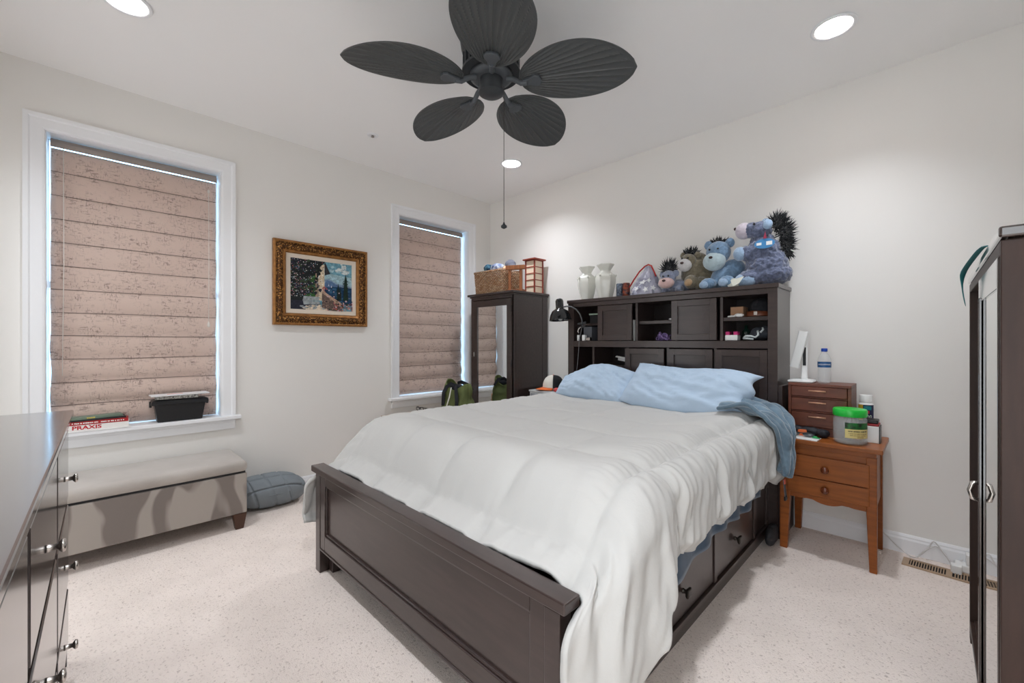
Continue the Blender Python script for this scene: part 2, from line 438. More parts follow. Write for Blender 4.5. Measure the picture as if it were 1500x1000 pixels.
# recessed ceiling lamps
M_lens = mat('lamp_diffuser', (241,245,252), 0.5, emit=LAMP)
M_baffle = mat('lamp_baffle', (206,196,188), 0.5)
def can(loc, label, dim=1.0, deep=0.0):
    t = thing('recessed_light', label, 'ceiling light', loc, group='recessed ceiling lights')
    Z = RH-loc[2]
    b = B().lathe([(0.094,Z-0.002),(0.094,Z-0.006),(0.090,Z-0.009),(0.078,Z-0.008),(0.075,Z-0.002)], 40, None, False, False)
    b.build('trim_ring', M_trim, t, smooth=True, local=True)
    pr = [(0.075,Z-0.002)]
    for k in range(11 + int(deep/0.006)): pr += [(0.0745-0.0009*k, Z+0.004+0.006*k), (0.0735-0.0009*k, Z+0.005+0.006*k)]
    B().lathe(pr, 40, None, False, False).build('baffle', M_baffle, t, local=True)
    ml = M_lens if dim == 1.0 else mat('lamp_diffuser_%d' % (dim*10), (241,245,252), 0.5, emit=LAMP*dim)
    B().lathe([(0.061,Z+0.068+deep),(0.05,Z+0.064+deep),(0.02,Z+0.062+deep)], 32, None, False, True).build('diffuser', ml, t, smooth=True, local=True)
    return t
can((*CANS[0], RH), 'round recessed light in the ceiling above the bedside table wall', 1.05, 0.03)
cl0 = can((*CANS[1], RH), 'small round recessed light in the ceiling behind the fan pull chain')
dup(cl0, (*CANS[2], RH), 0, 'round recessed light in the ceiling out from the window with the ottoman')
can((*CANS[3], RH), 'round recessed light in the ceiling over the dresser end by the armoire', 2.0)
t = thing('ceiling_sprinkler', 'small white sprinkler cap on the ceiling between the fan and the window wall', 'sprinkler', (0.557,-1.705,RH))
B().lathe([(0.042,0),(0.040,-0.004),(0.022,-0.007),(0.020,-0.004)], 28, None, False, True).build('escutcheon', M_trim, t, smooth=True, local=True)
B().lathe([(0.010,-0.004),(0.008,-0.010),(0.012,-0.012),(0.012,-0.014)], 16).build('sprinkler_head', M_chrome, t, smooth=True, local=True)
# ---------------------------------------------------------------- bed with bookcase headboard and storage drawers
bed = thing('storage_bed', 'espresso wood storage bed with bookcase headboard under the white comforter', 'bed', (2.09, -1.2, 0))
FY0, FY1 = -2.392, -2.345
b = B()
b.box(1.290, 1.345, FY0, FY1, 0, 0.498).box(2.840, 2.893, FY0, FY1, 0, 0.498)          # corner posts
b.box(1.345, 1.400, FY0+0.003, FY1, 0.125, 0.498).box(2.788, 2.840, FY0+0.003, FY1, 0.125, 0.498)
b.box(1.400, 2.788, FY0+0.003, FY1, 0.455, 0.498)                        # top rail
b.box(1.400, 2.788, FY0+0.003, FY1, 0.125, 0.205)                        # bottom rail
foot = b.build('footboard', M_esp, bed, bevel=0.003)
b = B().box(1.395, 2.793, FY0+0.018, FY1-0.004, 0.20, 0.46)
b.build('panel', M_esp, foot)
b = B()                                                                  # moulding round the panel
for (x0,x1,z0,z1) in ((1.400,2.788,0.447,0.455),(1.400,2.788,0.205,0.216),(1.400,1.408,0.216,0.447),(2.780,2.788,0.216,0.447)):
    b.box(x0,x1,FY0+0.009,FY1-0.01,z0,z1)
b.box(1.345, 2.840, FY0-0.001, FY0+0.01, 0.118, 0.13)
b.build('moulding', M_esp, foot, bevel=0.003)
B().box(1.262, 2.918, -2.405, -2.340, 0.506, 0.537).build('cap_rail', M_esp, foot, bevel=0.004)
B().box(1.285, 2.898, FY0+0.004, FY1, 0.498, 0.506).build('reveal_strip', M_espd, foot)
# storage base
b = B()
for sx in (1, -1):
    X = lambda v: v if sx > 0 else 2*2.09-v
    def bx(x0, x1, *a): b.box(min(X(x0),X(x1)), max(X(x0),X(x1)), *a)
    bx(2.800, 2.848, FY1, -0.327, 0.0, 0.062)
    bx(2.80, 2.862, FY1, -0.327, 0.062, 0.080)
    bx(2.80, 2.845, FY1, -0.327, 0.330, 0.40)
    for yy in (-2.345, -1.96, -1.215, -0.615, -0.36): bx(2.80, 2.856, yy, yy+0.033, 0.08, 0.33)
    bx(2.79, 2.80, FY1, -0.327, 0.0, 0.40)
b.box(1.38, 2.80, FY1, -0.327, 0.30, 0.33)
b.build('storage_base', M_esp, bed, bevel=0.002)
def knob(b, p, d, s=1.0):
    q = Vector(d).to_track_quat('Z','Y').to_matrix().to_4x4(); q.translation = Vector(p)
    b.lathe([(0.011*s,0),(0.008*s,0.006*s),(0.008*s,0.014*s)], 14, q)
    c = [(-0.012,0.014),(-0.017,0.020),(-0.017,0.027),(-0.012,0.029)]
    rr = []
    for r, z in c:
        r = -r*s; rr.append([q @ Vector((r*sx, r*sy, z*s)) for sx, sy in ((1,1),(-1,1),(-1,-1),(1,-1))])
    b.rings(rr)
for (y0, y1, ky) in ((-1.927,-1.215,-1.548), (-1.182,-0.615,-0.917)):
    d = B().box(2.80, 2.850, y0+0.004, y1-0.004, 0.084, 0.327).build('drawer', M_esp, bed, bevel=0.003)
    k = B(); knob(k, (2.850, ky, 0.185), (1,0,0)); k.build('knob', M_pewter, d, bevel=0.001)
    d = B().box(1.33, 1.38, y0+0.004, y1-0.004, 0.084, 0.327).build('drawer', M_esp, bed, bevel=0.003)
    k = B(); knob(k, (1.33, ky, 0.185), (-1,0,0)); k.build('knob', M_pewter, d, bevel=0.001)
B().box(2.80, 2.848, -0.582, -0.362, 0.084, 0.327).build('end_panel', M_esp, bed, bevel=0.003)
B().box(2.80, 2.848, -2.31, -1.962, 0.084, 0.327).build('end_panel', M_esp, bed, bevel=0.003)
# headboard bookcase
HX0, HX1, HY = 1.350, 2.905, -0.327
b = B()
b.box(HX0, HX0+0.060, HY, -0.012, 0, 1.503).box(HX1-0.052, HX1, HY, -0.012, 0, 1.503)
b.box(HX0+0.06, HX1-0.052, HY+0.003, -0.03, 1.470, 1.503)
b.box(HX0+0.06, HX1-0.052, HY+0.003, -0.03, 1.136, 1.185)
b.box(HX0+0.06, HX1-0.052, HY+0.003, -0.03, 0.50, 0.74)
for x in (1.665, 1.966, 2.270, 2.572): b.box(x, x+0.018, HY+0.025, -0.03, 1.185, 1.470)
for x in (1.592, 1.895, 2.212, 2.535): b.box(x, x+0.020, HY+0.02 if x > 1.6 else HY+0.006, -0.03, 0.74, 1.136)
b.box(HX1, HX1+0.022, HY+0.012, -0.02, 0.0, 0.915)
hb = b.build('headboard', M_esp, bed, bevel=0.002)
B().box(HX0-0.006, HX1+0.008, HY-0.010, -0.006, 1.503, 1.530).build('top_board', M_esp, hb, bevel=0.004)
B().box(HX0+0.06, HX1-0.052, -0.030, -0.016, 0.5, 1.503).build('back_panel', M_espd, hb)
B().box(1.41, 1.665, HY+0.07, -0.03, 1.314, 1.332).build('shelf', M_esp, hb, bevel=0.002)
B().box(1.984, 2.27, HY+0.05, -0.03, 1.310, 1.334).build('shelf', M_esp, hb, bevel=0.002)
B().box(2.59, 2.853, HY+0.03, -0.03, 1.312, 1.336).build('shelf', M_esp, hb, bevel=0.002)
B().box(1.612, 1.895, HY+0.02, -0.03, 0.975, 0.993).build('shelf', M_esp, hb, bevel=0.002)
def sliding_door(x0, x1, z0, z1, y):
    f = 0.042; b = B()
    b.box(x0, x0+f, y, y+0.018, z0, z1).box(x1-f, x1, y, y+0.018, z0, z1)
    b.box(x0+f, x1-f, y, y+0.018, z0, z0+f).box(x0+f, x1-f, y, y+0.018, z1-f, z1)
    d = b.build('sliding_door', M_esp, hb, bevel=0.002)
    return d, B().box(x0+f-0.003, x1-f+0.003, y+0.014, y+0.0175, z0+f-0.003, z1-f+0.003)
def sdoor(*a):
    d, p = sliding_door(*a)
    # door and its panel are joined in one mesh so the panel stays part of the door
    p.build('panel_tmp', M_esp); 
    o = bpy.data.objects['panel_tmp']; bmj = bmesh.new(); bmj.from_mesh(d.data); me = o.data
    me.transform(WM[d].inverted()); bmj.from_mesh(me); bmj.to_mesh(d.data); bmj.free(); bpy.data.objects.remove(o)
sdoor(1.645, 1.947, 1.189, 1.466, HY+0.003); sdoor(2.254, 2.557, 1.189, 1.466, HY+0.003)
sdoor(1.890, 2.199, 0.742, 1.128, HY+0.003); sdoor(2.228, 2.531, 0.742, 1.128, HY+0.003); sdoor(2.548, 2.850, 0.742, 1.128, HY+0.003)

B().box(1.42, 2.785, -1.98, -0.345, 0.405, 0.66).build('mattress', M_white, bed, bevel=0.04, seg=4)

# ---------------------------------------------------------------- nightstand
ns = thing('nightstand', 'cherry wood nightstand with two knobbed drawers beside the bed', 'nightstand', (3.15, -0.22, 0))
B().box(2.930, 3.385, -0.440, -0.020, 0.612, 0.636).build('top', M_cherryh, ns, bevel=0.004)
b = B()
b.box(2.962, 3.357, -0.405, -0.03, 0.583, 0.612)
b.box(2.970, 3.352, -0.395, -0.03, 0.305, 0.583)
b.build('case', M_cherryh, ns, bevel=0.002)
for (x0, x1, z0, z1) in ((2.985, 3.331, 0.430, 0.548), (2.973, 3.331, 0.334, 0.426)):
    d = B().box(x0, x1, -0.416, -0.396, z0, z1).build('drawer', M_cherryh, ns, bevel=0.003)
    B().lathe([(0.007,0),(0.008,0.008),(0.017,0.012),(0.019,0.019),(0.015,0.026),(0.006,0.029)], 18,
              Matrix.Translation((3.148, -0.416, (z0+z1)/2-0.002)) @ Matrix.Rotation(R(90),4,'X')).build('knob', M_knobw, d, smooth=True)
# scalloped apron
pts = [(2.97,0.334),(3.335,0.334)]
n = 40
for i in range(n+1):
    t = 1-i/n; x = 2.985+(3.325-2.985)*t
    z = 0.306 - 0.012*math.exp(-((t-0.5)/0.16)**2) + 0.008*math.exp(-((t-0.28)/0.07)**2) + 0.008*math.exp(-((t-0.72)/0.07)**2)
    pts.append((x, z))
B().prism([(x,-0.408,z) for x, z in pts], (0,0.014,0)).build('apron', M_cherry, ns)
def leg(xo, xi, yo, yi, flare):
    # tapered leg, foot splayed slightly outwards; x outer/inner, y outer/inner at the top
    sx = 1 if xo > xi else -1; sy = -1 if yo < yi else 1
    xm = xi+ (xo-xi)*0.32
    rr = []
    for z, t in ((0.585,0),(0.30,0),(0.15,0.5),(0.0,1.0)):
        a = xo; bb = xi + (xm-xi)*t*0.9
        c = yo; d = yi + (yo-yi)*0.3*t
        rr.append([(a,c,z),(bb,c,z),(bb,d,z),(a,d,z)])
    B().rings(rr).build('leg', M_cherry, ns, bevel=0.003)
leg(3.360, 3.318, -0.412, -0.37, 0); leg(2.935, 2.985, -0.412, -0.37, 0)
leg(3.360, 3.318, -0.028, -0.07, 0); leg(2.940, 2.985, -0.028, -0.07, 0)

# small chest of drawers on the nightstand
ch = thing('desktop_chest', 'small reddish brown three drawer chest standing on the nightstand', 'jewelry chest', (3.10, -0.17, 0.636))
b = B(); cy = -0.258
b.box(2.945, 3.243, cy-0.002, -0.035, 0.918, 0.934).box(2.945, 2.960, cy, -0.035, 0.636, 0.918).box(3.226, 3.243, cy, -0.035, 0.636, 0.918)
b.box(2.960, 3.226, cy+0.002, -0.035, 0.636, 0.682).box(2.960, 3.226, -0.05, -0.035, 0.682, 0.918)
for z in (0.850, 0.767): b.box(2.960, 3.226, cy+0.004, -0.05, z, z+0.008)
b.build('case', M_walnut, ch, bevel=0.002)
for (z0, z1) in ((0.860,0.916),(0.777,0.848),(0.685,0.765)):
    d = B().box(2.962, 3.224, cy-0.003, -0.08, z0, z1).build('drawer', M_walnut, ch, bevel=0.002)
    zc = z1-0.022; hy = cy-0.014
    B().cyl((3.048,hy,zc), (3.130,hy,zc), 0.0045, seg=10).cyl((3.056,cy,zc),(3.056,hy,zc),0.003,seg=8).cyl((3.122,cy,zc),(3.122,hy,zc),0.003,seg=8).build('handle', M_copper, d, smooth=True)

# ---------------------------------------------------------------- narrow mirrored cabinet by the second window
ar = thing('mirrored_cabinet', 'narrow espresso cabinet with mirrored door and wicker basket on top', 'cabinet', (0.54, -0.25, 0))
AX0, AX1, AY = 0.255, 0.858, -0.490
b = B()
b.box(AX0, AX0+0.02, AY+0.02, -0.02, 0.06, 1.622).box(AX1-0.02, AX1, AY+0.0, -0.02, 0.06, 1.622)
b.box(AX0+0.02, AX1-0.02, -0.035, -0.02, 0.06, 1.622)
b.box(AX0+0.02, AX1-0.02, AY+0.022, -0.035, 0.06, 0.10).box(AX0+0.02, AX1-0.02, AY+0.022, -0.035, 1.60, 1.622)
b.box(AX0, AX0+0.03, AY, AY+0.02, 0.0, 1.622).box(AX1-0.028, AX1, AY, AY+0.02, 0.0, 1.622).box(AX0+0.03, AX1-0.028, AY, AY+0.02, 1.585, 1.622).box(AX0+0.03, AX1-0.028, AY, AY+0.02, 0.06, 0.14)
b.box(AX1-0.01, AX1+0.004, AY, AY+0.045, 0.0, 1.622).box(AX1-0.01, AX1+0.004, -0.09, -0.02, 0.0, 1.622)
b.box(AX0, AX1, -0.06, -0.02, 0.0, 0.06)
b.build('case', M_esp, ar, bevel=0.002)
b = B().box(AX0-0.030, AX1+0.022, AY-0.028, -0.008, 1.626, 1.648); b.box(AX0-0.012, AX1+0.012, AY-0.012, -0.012, 1.612, 1.626)
b.build('top_board', M_esp, ar, bevel=0.004)
d0, d1, dz0, dz1 = AX0+0.033, AX1-0.031, 0.145, 1.580
b = B(); f = 0.062; y = AY-0.004
b.box(d0, d0+f, y, y+0.022, dz0, dz1).box(d1-f+0.004, d1, y, y+0.022, dz0, dz1).box(d0+f, d1-f+0.004, y, y+0.022, dz0, dz0+0.35).box(d0+f, d1-f+0.004, y, y+0.022, dz1-f, dz1)
dr = b.build('door', M_esp, ar, bevel=0.002)
B().box(d0+f-0.004, d1-f+0.008, y+0.010, y+0.015, dz0+0.346, dz1-f+0.004).build('mirror', M_mirror, dr)
b = B(); b.box(d0+f/2-0.006, d0+f/2+0.006, y-0.018, y, 1.03, 1.075); b.build('handle', M_chrome, dr, bevel=0.003)
for z in (1.45, 0.95, 0.3): B().box(d1-0.004, d1+0.008, y-0.003, y+0.012, z, z+0.06).build('hinge', M_black, ar)

# ---------------------------------------------------------------- armoire with glass door at the wall by the camera
M_arm = mat('dark_brown_wood', (56,40,34), 0.45, spec=0.35, var=0.15, vscale=6, stretch=(8,8,1))
M_armp = mat('polished_dark_wood', (50,38,34), 0.12, spec=0.7, coat=1.0); M_armp.node_tree.nodes['Principled BSDF'].inputs['Coat Roughness'].default_value = 0.06
am = thing('armoire', 'tall dark brown armoire with a mirrored door beside the floor vent', 'armoire', (3.9, -1.28, 0))
X0, X1, Y0, Y1, ZT = 3.662, 4.13, -1.797, -0.745, 1.405
b = B()
b.box(X0, X1, Y0, Y0+0.022, 0.0, ZT)                                        # near side
b.box(X0, X1, Y1-0.022, Y1, 0.05, ZT)                                         # far side
b.box(X1-0.012, X1, Y0+0.022, Y1-0.022, 0.05, ZT)
b.box(X0+0.012, X1-0.012, Y0+0.022, Y1-0.022, 0.05, 0.085).box(X0+0.012, X1-0.012, Y0+0.022, Y1-0.022, ZT-0.022, ZT)
b.box(X0+0.03, X1-0.012, -1.285, -1.267, 0.085, ZT-0.022)
b.box(X0, X0+0.02, Y0+0.022, Y1-0.022, ZT-0.03, ZT)
b.box(X0, X0+0.02, Y0+0.022, Y1-0.022, 0.045, 0.075)
for yy in (Y1-0.05,): b.box(X0, X0+0.05, yy, yy+0.05, 0.0, 0.05)
b.build('case', M_arm, am, bevel=0.002)
B().box(X0+0.03, X1-0.014, -1.265, Y1-0.024, 0.086, 0.092).build('glossy_base_shelf', M_blackgl, am)
b = B().box(X0-0.004, X1+0.01, Y0-0.012, Y1+0.012, 1.409, 1.434); b.box(X0+0.01, X1-0.002, Y0+0.004, Y1-0.004, 1.398, 1.409)
b.build('top_board', M_armp, am, bevel=0.005)
# mirrored door on the near bay
y0, y1, z0, z1 = Y0+0.026, -1.245, 0.08, 1.372
b = B(); f = 0.07; g = 0.016; x = X0-0.003
b.box(x, x+0.021, y0, y0+g, z0, z1).box(x, x+0.021, y1-f, y1, z0, z1).box(x, x+0.021, y0+g, y1-f, z0, z0+f).box(x, x+0.021, y0+g, y1-f, z1-f, z1)
b.box(x-0.004, x+0.01, y1-f, y1-f+0.010, z0+f-0.01, z1-f+0.01)
dr = b.build('door', M_armp, am, bevel=0.002)
B().box(x+0.004, x+0.009, y0+g, y1-f, z0+f, z1-f).build('mirror', M_mirror, dr)
b = B().tube([(x,-1.262,0.685),(x-0.014,-1.262,0.688),(x-0.020,-1.262,0.712),(x-0.014,-1.262,0.736),(x,-1.262,0.739)], 0.0065, 10)
b.build('handle', M_chrome, dr, smooth=True)

# ---------------------------------------------------------------- long dresser beside the camera
dz = 0.925
ang = math.atan2(-3.288+3.261, 2.87-1.28)
ds = thing('dresser', 'long glossy espresso dresser with bar knobs along its drawer fronts', 'dresser', (1.278, -3.261, 0), ang)
L_, D_ = 1.70, 0.46
M_espg = mat('glossy_espresso_wood', (52,42,40), 0.16, spec=0.6, var=0.1, vscale=5, stretch=(8,1,8), coat=0.4)
M_espt = mat('polished_espresso_top', (62,54,54), 0.2, spec=0.8, var=0.08, vscale=5, stretch=(1,8,8), coat=0.8)
B().box(0, L_, -D_, 0.0, dz-0.022, dz).build('top_board', M_espt, ds, bevel=0.004, local=True)
b = B()
b.box(0.014, L_-0.014, -D_, -0.012, dz-0.034, dz-0.022)
b.box(0.02, L_-0.02, -D_, -0.034, 0.10, dz-0.034)
b.box(0.02, 0.052, -0.034, -0.016, 0.0, dz-0.034).box(L_-0.052, L_-0.02, -0.034, -0.016, 0.0, dz-0.034)
for xx in (0.57, 1.20): b.box(xx-0.016, xx+0.016, -0.034, -0.016, 0.1, dz-0.034)
for z in (0.085, 0.30, 0.605, 0.876): b.box(0.052, L_-0.052, -0.034, -0.018, z-0.012, z+0.012)
b.box(0.02, 0.06, -D_, -D_+0.05, 0, 0.1).box(L_-0.06, L_-0.02, -D_, -D_+0.05, 0, 0.1)
b.build('case', M_espg, ds, bevel=0.002, local=True)
for (x0, x1) in ((0.055,0.551),(0.589,1.181),(1.219,L_-0.055)):
    for k, (z0, z1) in enumerate(((0.100,0.285),(0.315,0.590),(0.620,0.862))):
        d = B().box(x0, x1, -0.034, -0.012, z0, z1).build('drawer', M_espg, ds, bevel=0.003, local=True)
        xk, zk = ((x0+x1)/2-0.03 if x0 < 0.5 else (x0+x1)/2+0.03), (z0+z1)/2-0.01
        q = Matrix.Translation((xk, -0.012, zk)) @ Matrix.Rotation(R(-90),4,'X')
        B().lathe([(0.009,0),(0.008,0.004),(0.0065,0.018),(0.011,0.021),(0.015,0.025),(0.013,0.030),(0.004,0.032)], 16, q).build('knob', M_chrome, d, smooth=True, local=True)

# ---------------------------------------------------------------- velvet storage ottoman
def velvet(name):
    m = bpy.data.materials.new(name); m.use_nodes = True
    nt = m.node_tree; N = nt.nodes; L = nt.links; p = N['Principled BSDF']
    p.inputs['Roughness'].default_value = 0.8; p.inputs['Specular IOR Level'].default_value = 0.15; p.inputs['Sheen Weight'].default_value = 0.35
    tc = N.new('ShaderNodeTexCoord'); mp = N.new('ShaderNodeMapping'); mp.inputs['Scale'].default_value = (1.2,1.7,0.5); mp.inputs['Location'].default_value = (0.3,0.45,0.2)
    a = N.new('ShaderNodeTexNoise'); a.inputs['Scale'].default_value = 3.6; a.inputs['Detail'].default_value = 1.2; a.inputs['Distortion'].default_value = 0.6
    r = N.new('ShaderNodeValToRGB')
    r.color_ramp.elements[0].position = 0.49; r.color_ramp.elements[0].color = (*lin((128,119,113)),1)
    r.color_ramp.elements[1].position = 0.525; r.color_ramp.elements[1].color = (*lin((168,160,152)),1)
    L.new(tc.outputs['Object'], mp.inputs[0]); L.new(mp.outputs[0], a.inputs['Vector']); L.new(a.outputs[0], r.inputs[0]); L.new(r.outputs[0], p.inputs['Base Color'])
    return m
M_velvet = velvet('brushed_velvet')
M_velvet2 = mat('grey_velvet', (172,165,158), 0.8, spec=0.15, sheen=0.35, rgb2=(186,179,172), vscale=4, stretch=(1,1,2))
ot = thing('storage_ottoman', 'grey velvet storage ottoman with lift lid on wooden feet under the window', 'ottoman', (0.26, -3.05, 0))
B().box(0.03, 0.478, -3.58, -2.513, 0.100, 0.350).build('base', M_velvet, ot, bevel=0.006)
b = B()
def lidf(u, v): return None
b.box(0.028, 0.484, -3.585, -2.508, 0.358, 0.428)
b.build('lid', M_velvet2, ot, bevel=0.028, seg=5, smooth=True)
B().box(0.04, 0.47, -3.57, -2.52, 0.345, 0.362).build('lid_gap', M_black, ot)
for (x, y) in ((0.445,-2.55),(0.06,-2.55),(0.445,-3.54),(0.06,-3.54)):
    s = 0.036
    B().rings([[(x-s*k,y-s*k,z),(x+s*k,y-s*k,z),(x+s*k,y+s*k,z),(x-s*k,y+s*k,z)] for z, k in ((0.0,0.6),(0.10,1.0))]).build('foot', mat('ottoman_foot_wood', (74,46,32), 0.4), ot, bevel=0.002)
# ---------------------------------------------------------------- bedding
def sm(a, b, x):
    t = max(0.0, min(1.0, (x-a)/(b-a))); return t*t*(3-2*t)
def lerp(a, b, t): return a+(b-a)*t
M_duvet = mat('white_comforter_cotton', (194,193,190), 0.85, spec=0.15, sheen=0.1, bump=0.12, bscale=90, bdist=0.004)
XL, XR = 1.385, 2.865           # seams along the mattress edges
YH, YF = -0.46, -2.335
def hem_right(y):   # z of the hem along the near side of the bed
    pts = [(-2.40,0.20),(-2.28,0.22),(-2.16,0.24),(-2.10,0.28),(-2.05,0.36),(-2.0,0.445),(-1.80,0.465),(-1.4,0.465),(-0.9,0.45),(-0.46,0.40)]
    for (a, za), (b, zb) in zip(pts, pts[1:]):
        if y <= b: return lerp(za, zb, sm(a, b, y))
    return pts[-1][1]
def hem_left(y): return lerp(0.22, 0.34, sm(-2.2, -1.6, y))
SEAM = 0.37
def gs(d, wd): return math.exp(-(d/wd)**2)
def duvet_pt(u, v):
    # v: head (0) to foot (1); u: 0..1 across, the outer fifths hang down the sides
    y = lerp(YH, YF, v); ul, ur = 0.17, 0.74
    foot = sm(-1.98, -2.36, y)
    ztop = 0.752 - 0.250*foot**1.7 - 0.02*sm(-0.62, -0.46, y)
    cf = 1-0.08*gs((XL+(XR-XL)*(min(max(u,0.17),0.74)-0.17)/0.57)-XR, 0.16)*sm(-1.9,-2.2,y)
    ztop = 0.752 - 0.250*cf*foot**1.7 - 0.02*sm(-0.62, -0.46, y)
    ys = (y+2.25)/SEAM; fy = ys-round(ys); dy = fy*SEAM
    if u < ul:   side, k = -1, (ul-u)/ul
    elif u > ur: side, k = 1, (u-ur)/(1-ur)
    else: side, k = 0, 0
    if side == 0:
        x = lerp(XL, XR, (u-ul)/(ur-ul)); z = ztop; xs = (x-XR)/0.37; dx = (xs-round(xs))*0.37
        pa = 0.006+0.028*max(sm(0.40,0.05,XR-x), sm(-1.85,-2.2,y), sm(0.30,0.02,x-XL))
        z += pa*math.sqrt((1-gs(dx,0.05))*(1-gs(dy,0.05)))
        z -= (0.38+15*pa)*(0.006*gs(dx,0.010)*(0.4+0.6*gs(dy,0.10)) + 0.006*gs(dy,0.010)*(0.4+0.6*gs(dx,0.10)))
        z += 0.005*gs(dx,0.08)*gs(dy,0.08)*frac((x*30,y*30,8))
        z += 0.010*frac((x*2.2,y*2.2,1)) + 0.0035*frac((x*9,y*7,4))
        ed = min(XR-x, 0.3); z -= 0.012*gs(XR-x,0.03)*sm(-2.0,-1.7,y)
        # wrinkles running across the border seams
        z += 0.007*gs(XR-x,0.10)*frac((x*5,y*30,7))*(0.3+0.7*gs(dy,0.10)) + 0.012*gs(y+2.25,0.11)*frac((x*30,y*5,3))*(0.3+0.7*gs(dx,0.10))
        z += 0.004*gs(XR-x,0.14)*frac((x*14,y*55,17)) + 0.004*gs(y+2.25,0.14)*frac((x*55,y*14,13))
        nrm = (0,0,1); return Vector((x, y + 0.0, z))
    xe = XR if side > 0 else XL
    zh = hem_right(y) if side > 0 else hem_left(y)
    r = 0.13 - (0.02 + 0.015*sm(-2.1,-1.9,y) + 0.02*sm(-1.3,-0.6,y))*(1 if side > 0 else 0)
    drop = max(ztop - zh, 0.12)
    arc = r*math.pi/2; total = arc + max(drop - r, 0.0)
    d = k*total
    if d < arc: a = d/r; ox, oz = r*math.sin(a), -r*(1-math.cos(a)); nx, nz = math.sin(a), math.cos(a)
    else: ox, oz = r, -r-(d-arc); nx, nz = 1.0, 0.0
    # hanging folds, deepening towards the hem; they slant towards the foot
    q = y + 0.45*(d)*(1 if y > -1.9 else 0.2)
    hang = sm(0.05, 0.40, d)
    corner = sm(-1.75, -2.15, y)
    f = 0.55*math.sin(q*27 + 2.2*frac((q*2.1, 0.5, side*3))) + 0.6*frac((q*7.5, d*1.6, 9)) + 0.35*frac((q*17, d*3, 2))
    off = hang*(0.010+0.024*corner)*f + 0.006*sm(0.0,0.1,d)*frac((y*24, d*5, 5))
    off += 0.030*frac((y*38+d*8, d*6, 15))*gs(abs(dy)-0.02, 0.06)*sm(-0.05,0.10,d)*(1-0.5*corner) + 0.006*frac((y*30+d*10, d*12, 25))
    # quilting: puffed cells between seams 0.37 apart, pinched along them
    dd = (d/0.30); fd = (dd-round(dd))*0.30
    if y < -1.8: fd = 0.15
    off += 0.026*math.sqrt((1-gs(dy,0.06))*(1-gs(d,0.07)))*(1-0.35*hang) - 0.016*gs(dy,0.016)*sm(0.0,0.06,d)
    off -= 0.014*gs(d,0.018)
    # the roll of the hem
    off -= 0.035*sm(total-0.05, total, d)
    flare = 0.02*hang + 0.02*corner*sm(0.1,0.5,d) 
    x = ox + off*nx + flare
    z = ztop + oz + off*nz + 0.010*frac((y*2.2,xe*2.2,1))*(1-k)
    yy = y
    if y < -2.05:   # corner cloth swings a little past the foot post
        yy = y - 0.095*sm(-2.10, -2.33, y)*sm(0.03, 0.16, d)
    z += 0.014*math.sin(q*21)*sm(total*0.7, total, d)
    if side > 0:
        tuck = sm(-2.18, -2.33, y)*sm(0.0, 0.10, d)
        xx = lerp(xe + x, 2.930 + 0.02*sm(0.3,0.6,d) + 0.3*off, 0.9*tuck)
    else: xx = xe - x*0.95
    return Vector((xx, yy, z))
b = B().grid(duvet_pt, 200, 300)
dv = b.build('comforter', M_duvet, None, smooth=True, solid=0.018)
dv.modifiers['solid'].offset = -1
tag(dv, 'white quilted comforter spread over the bed and hanging down its side', 'comforter')

# blue sheet showing under the comforter
M_sheet = mat('steel_blue_sheet', (64,84,106), 0.8, spec=0.15, sheen=0.3, var=0.12, vscale=9, stretch=(1,3,1))
def sheet_pt(u, v):
    y = lerp(-0.62, -2.06, u); zt, zb = 0.60, 0.295 + 0.03*math.sin(y*4.0) - 0.02*sm(-1.5,-2.0,y) + 0.05*sm(-0.9,-0.62,y)
    z = lerp(zt, zb, v); x = 2.868 + 0.010*math.sin(y*30+3*frac((y*2,0,0)))*v + 0.012*frac((y*8,v*2,3)) + 0.012*v
    return Vector((x, y, z))
tag(B().grid(sheet_pt, 90, 16).build('bed_sheet', M_sheet, None, smooth=True, solid=0.004), 'steel blue bed sheet hanging below the comforter over the drawers', 'bed sheet')

# pillows
M_pil = mat('light_blue_pillowcase', (184,204,224), 0.85, spec=0.12, sheen=0.1, bump=0.1, bscale=80, bdist=0.003)
def pillow(name, label, c, L, H, T, rot, seed, open_end, tp=0.0):
    t = thing(name, label, 'pillow', c, group='pillows on the bed')
    from mathutils import Euler
    mx = Euler(tuple(R(a) for a in rot)).to_matrix()
    def half(sgn):
        def fn(u, v):
            a, b = 2*u-1, 2*v-1
            ea, eb = 1-abs(a)**3.2, 1-abs(b)**2.6
            th = T*(max(ea,0)**0.55)*(max(eb,0)**0.6)
            x, y = a*L*(1-0.05*(1-abs(b)**2)*abs(a)**8), b*H*(1-0.06*abs(a)**2*(1-abs(b))) * (1-0.05*abs(a)**6)
            if abs(a) > 0.8 and abs(b) > 0.8: pass
            n = 0.026*frac((a*1.6+seed, b*1.4, seed)) + 0.018*frac((a*3.0+b*2+seed, b*5.0+a*3, seed+3)) + 0.012*frac((a*7+b*6, b*8-a*6, seed+5)) + 0.02*sm(0.55,0.95,a)*frac((b*9+seed, a*3, 4))*abs(open_end)
            edge = min(1.0, 4*min(1-abs(a),1-abs(b)))
            z = sgn*th + n*edge*1.0
            if open_end: x += open_end*0.02*sm(0.7,1.0,a*open_end)*math.sin(b*7)
            y = y*(1-tp*sm(0.0,1.0,-a)) + 0.02*math.sin(a*3+seed) - tp*H*0.5*sm(0.0,1.0,-a)
            return mx @ Vector((x, y, z))
        return fn
    b = B().grid(half(1), 44, 30).grid(half(-1), 44, 30, True)
    bmesh.ops.remove_doubles(b.bm, verts=b.bm.verts, dist=0.0012)
    b.build('pillow_body', M_pil, t, smooth=True, local=True, fixn=True)
    return t
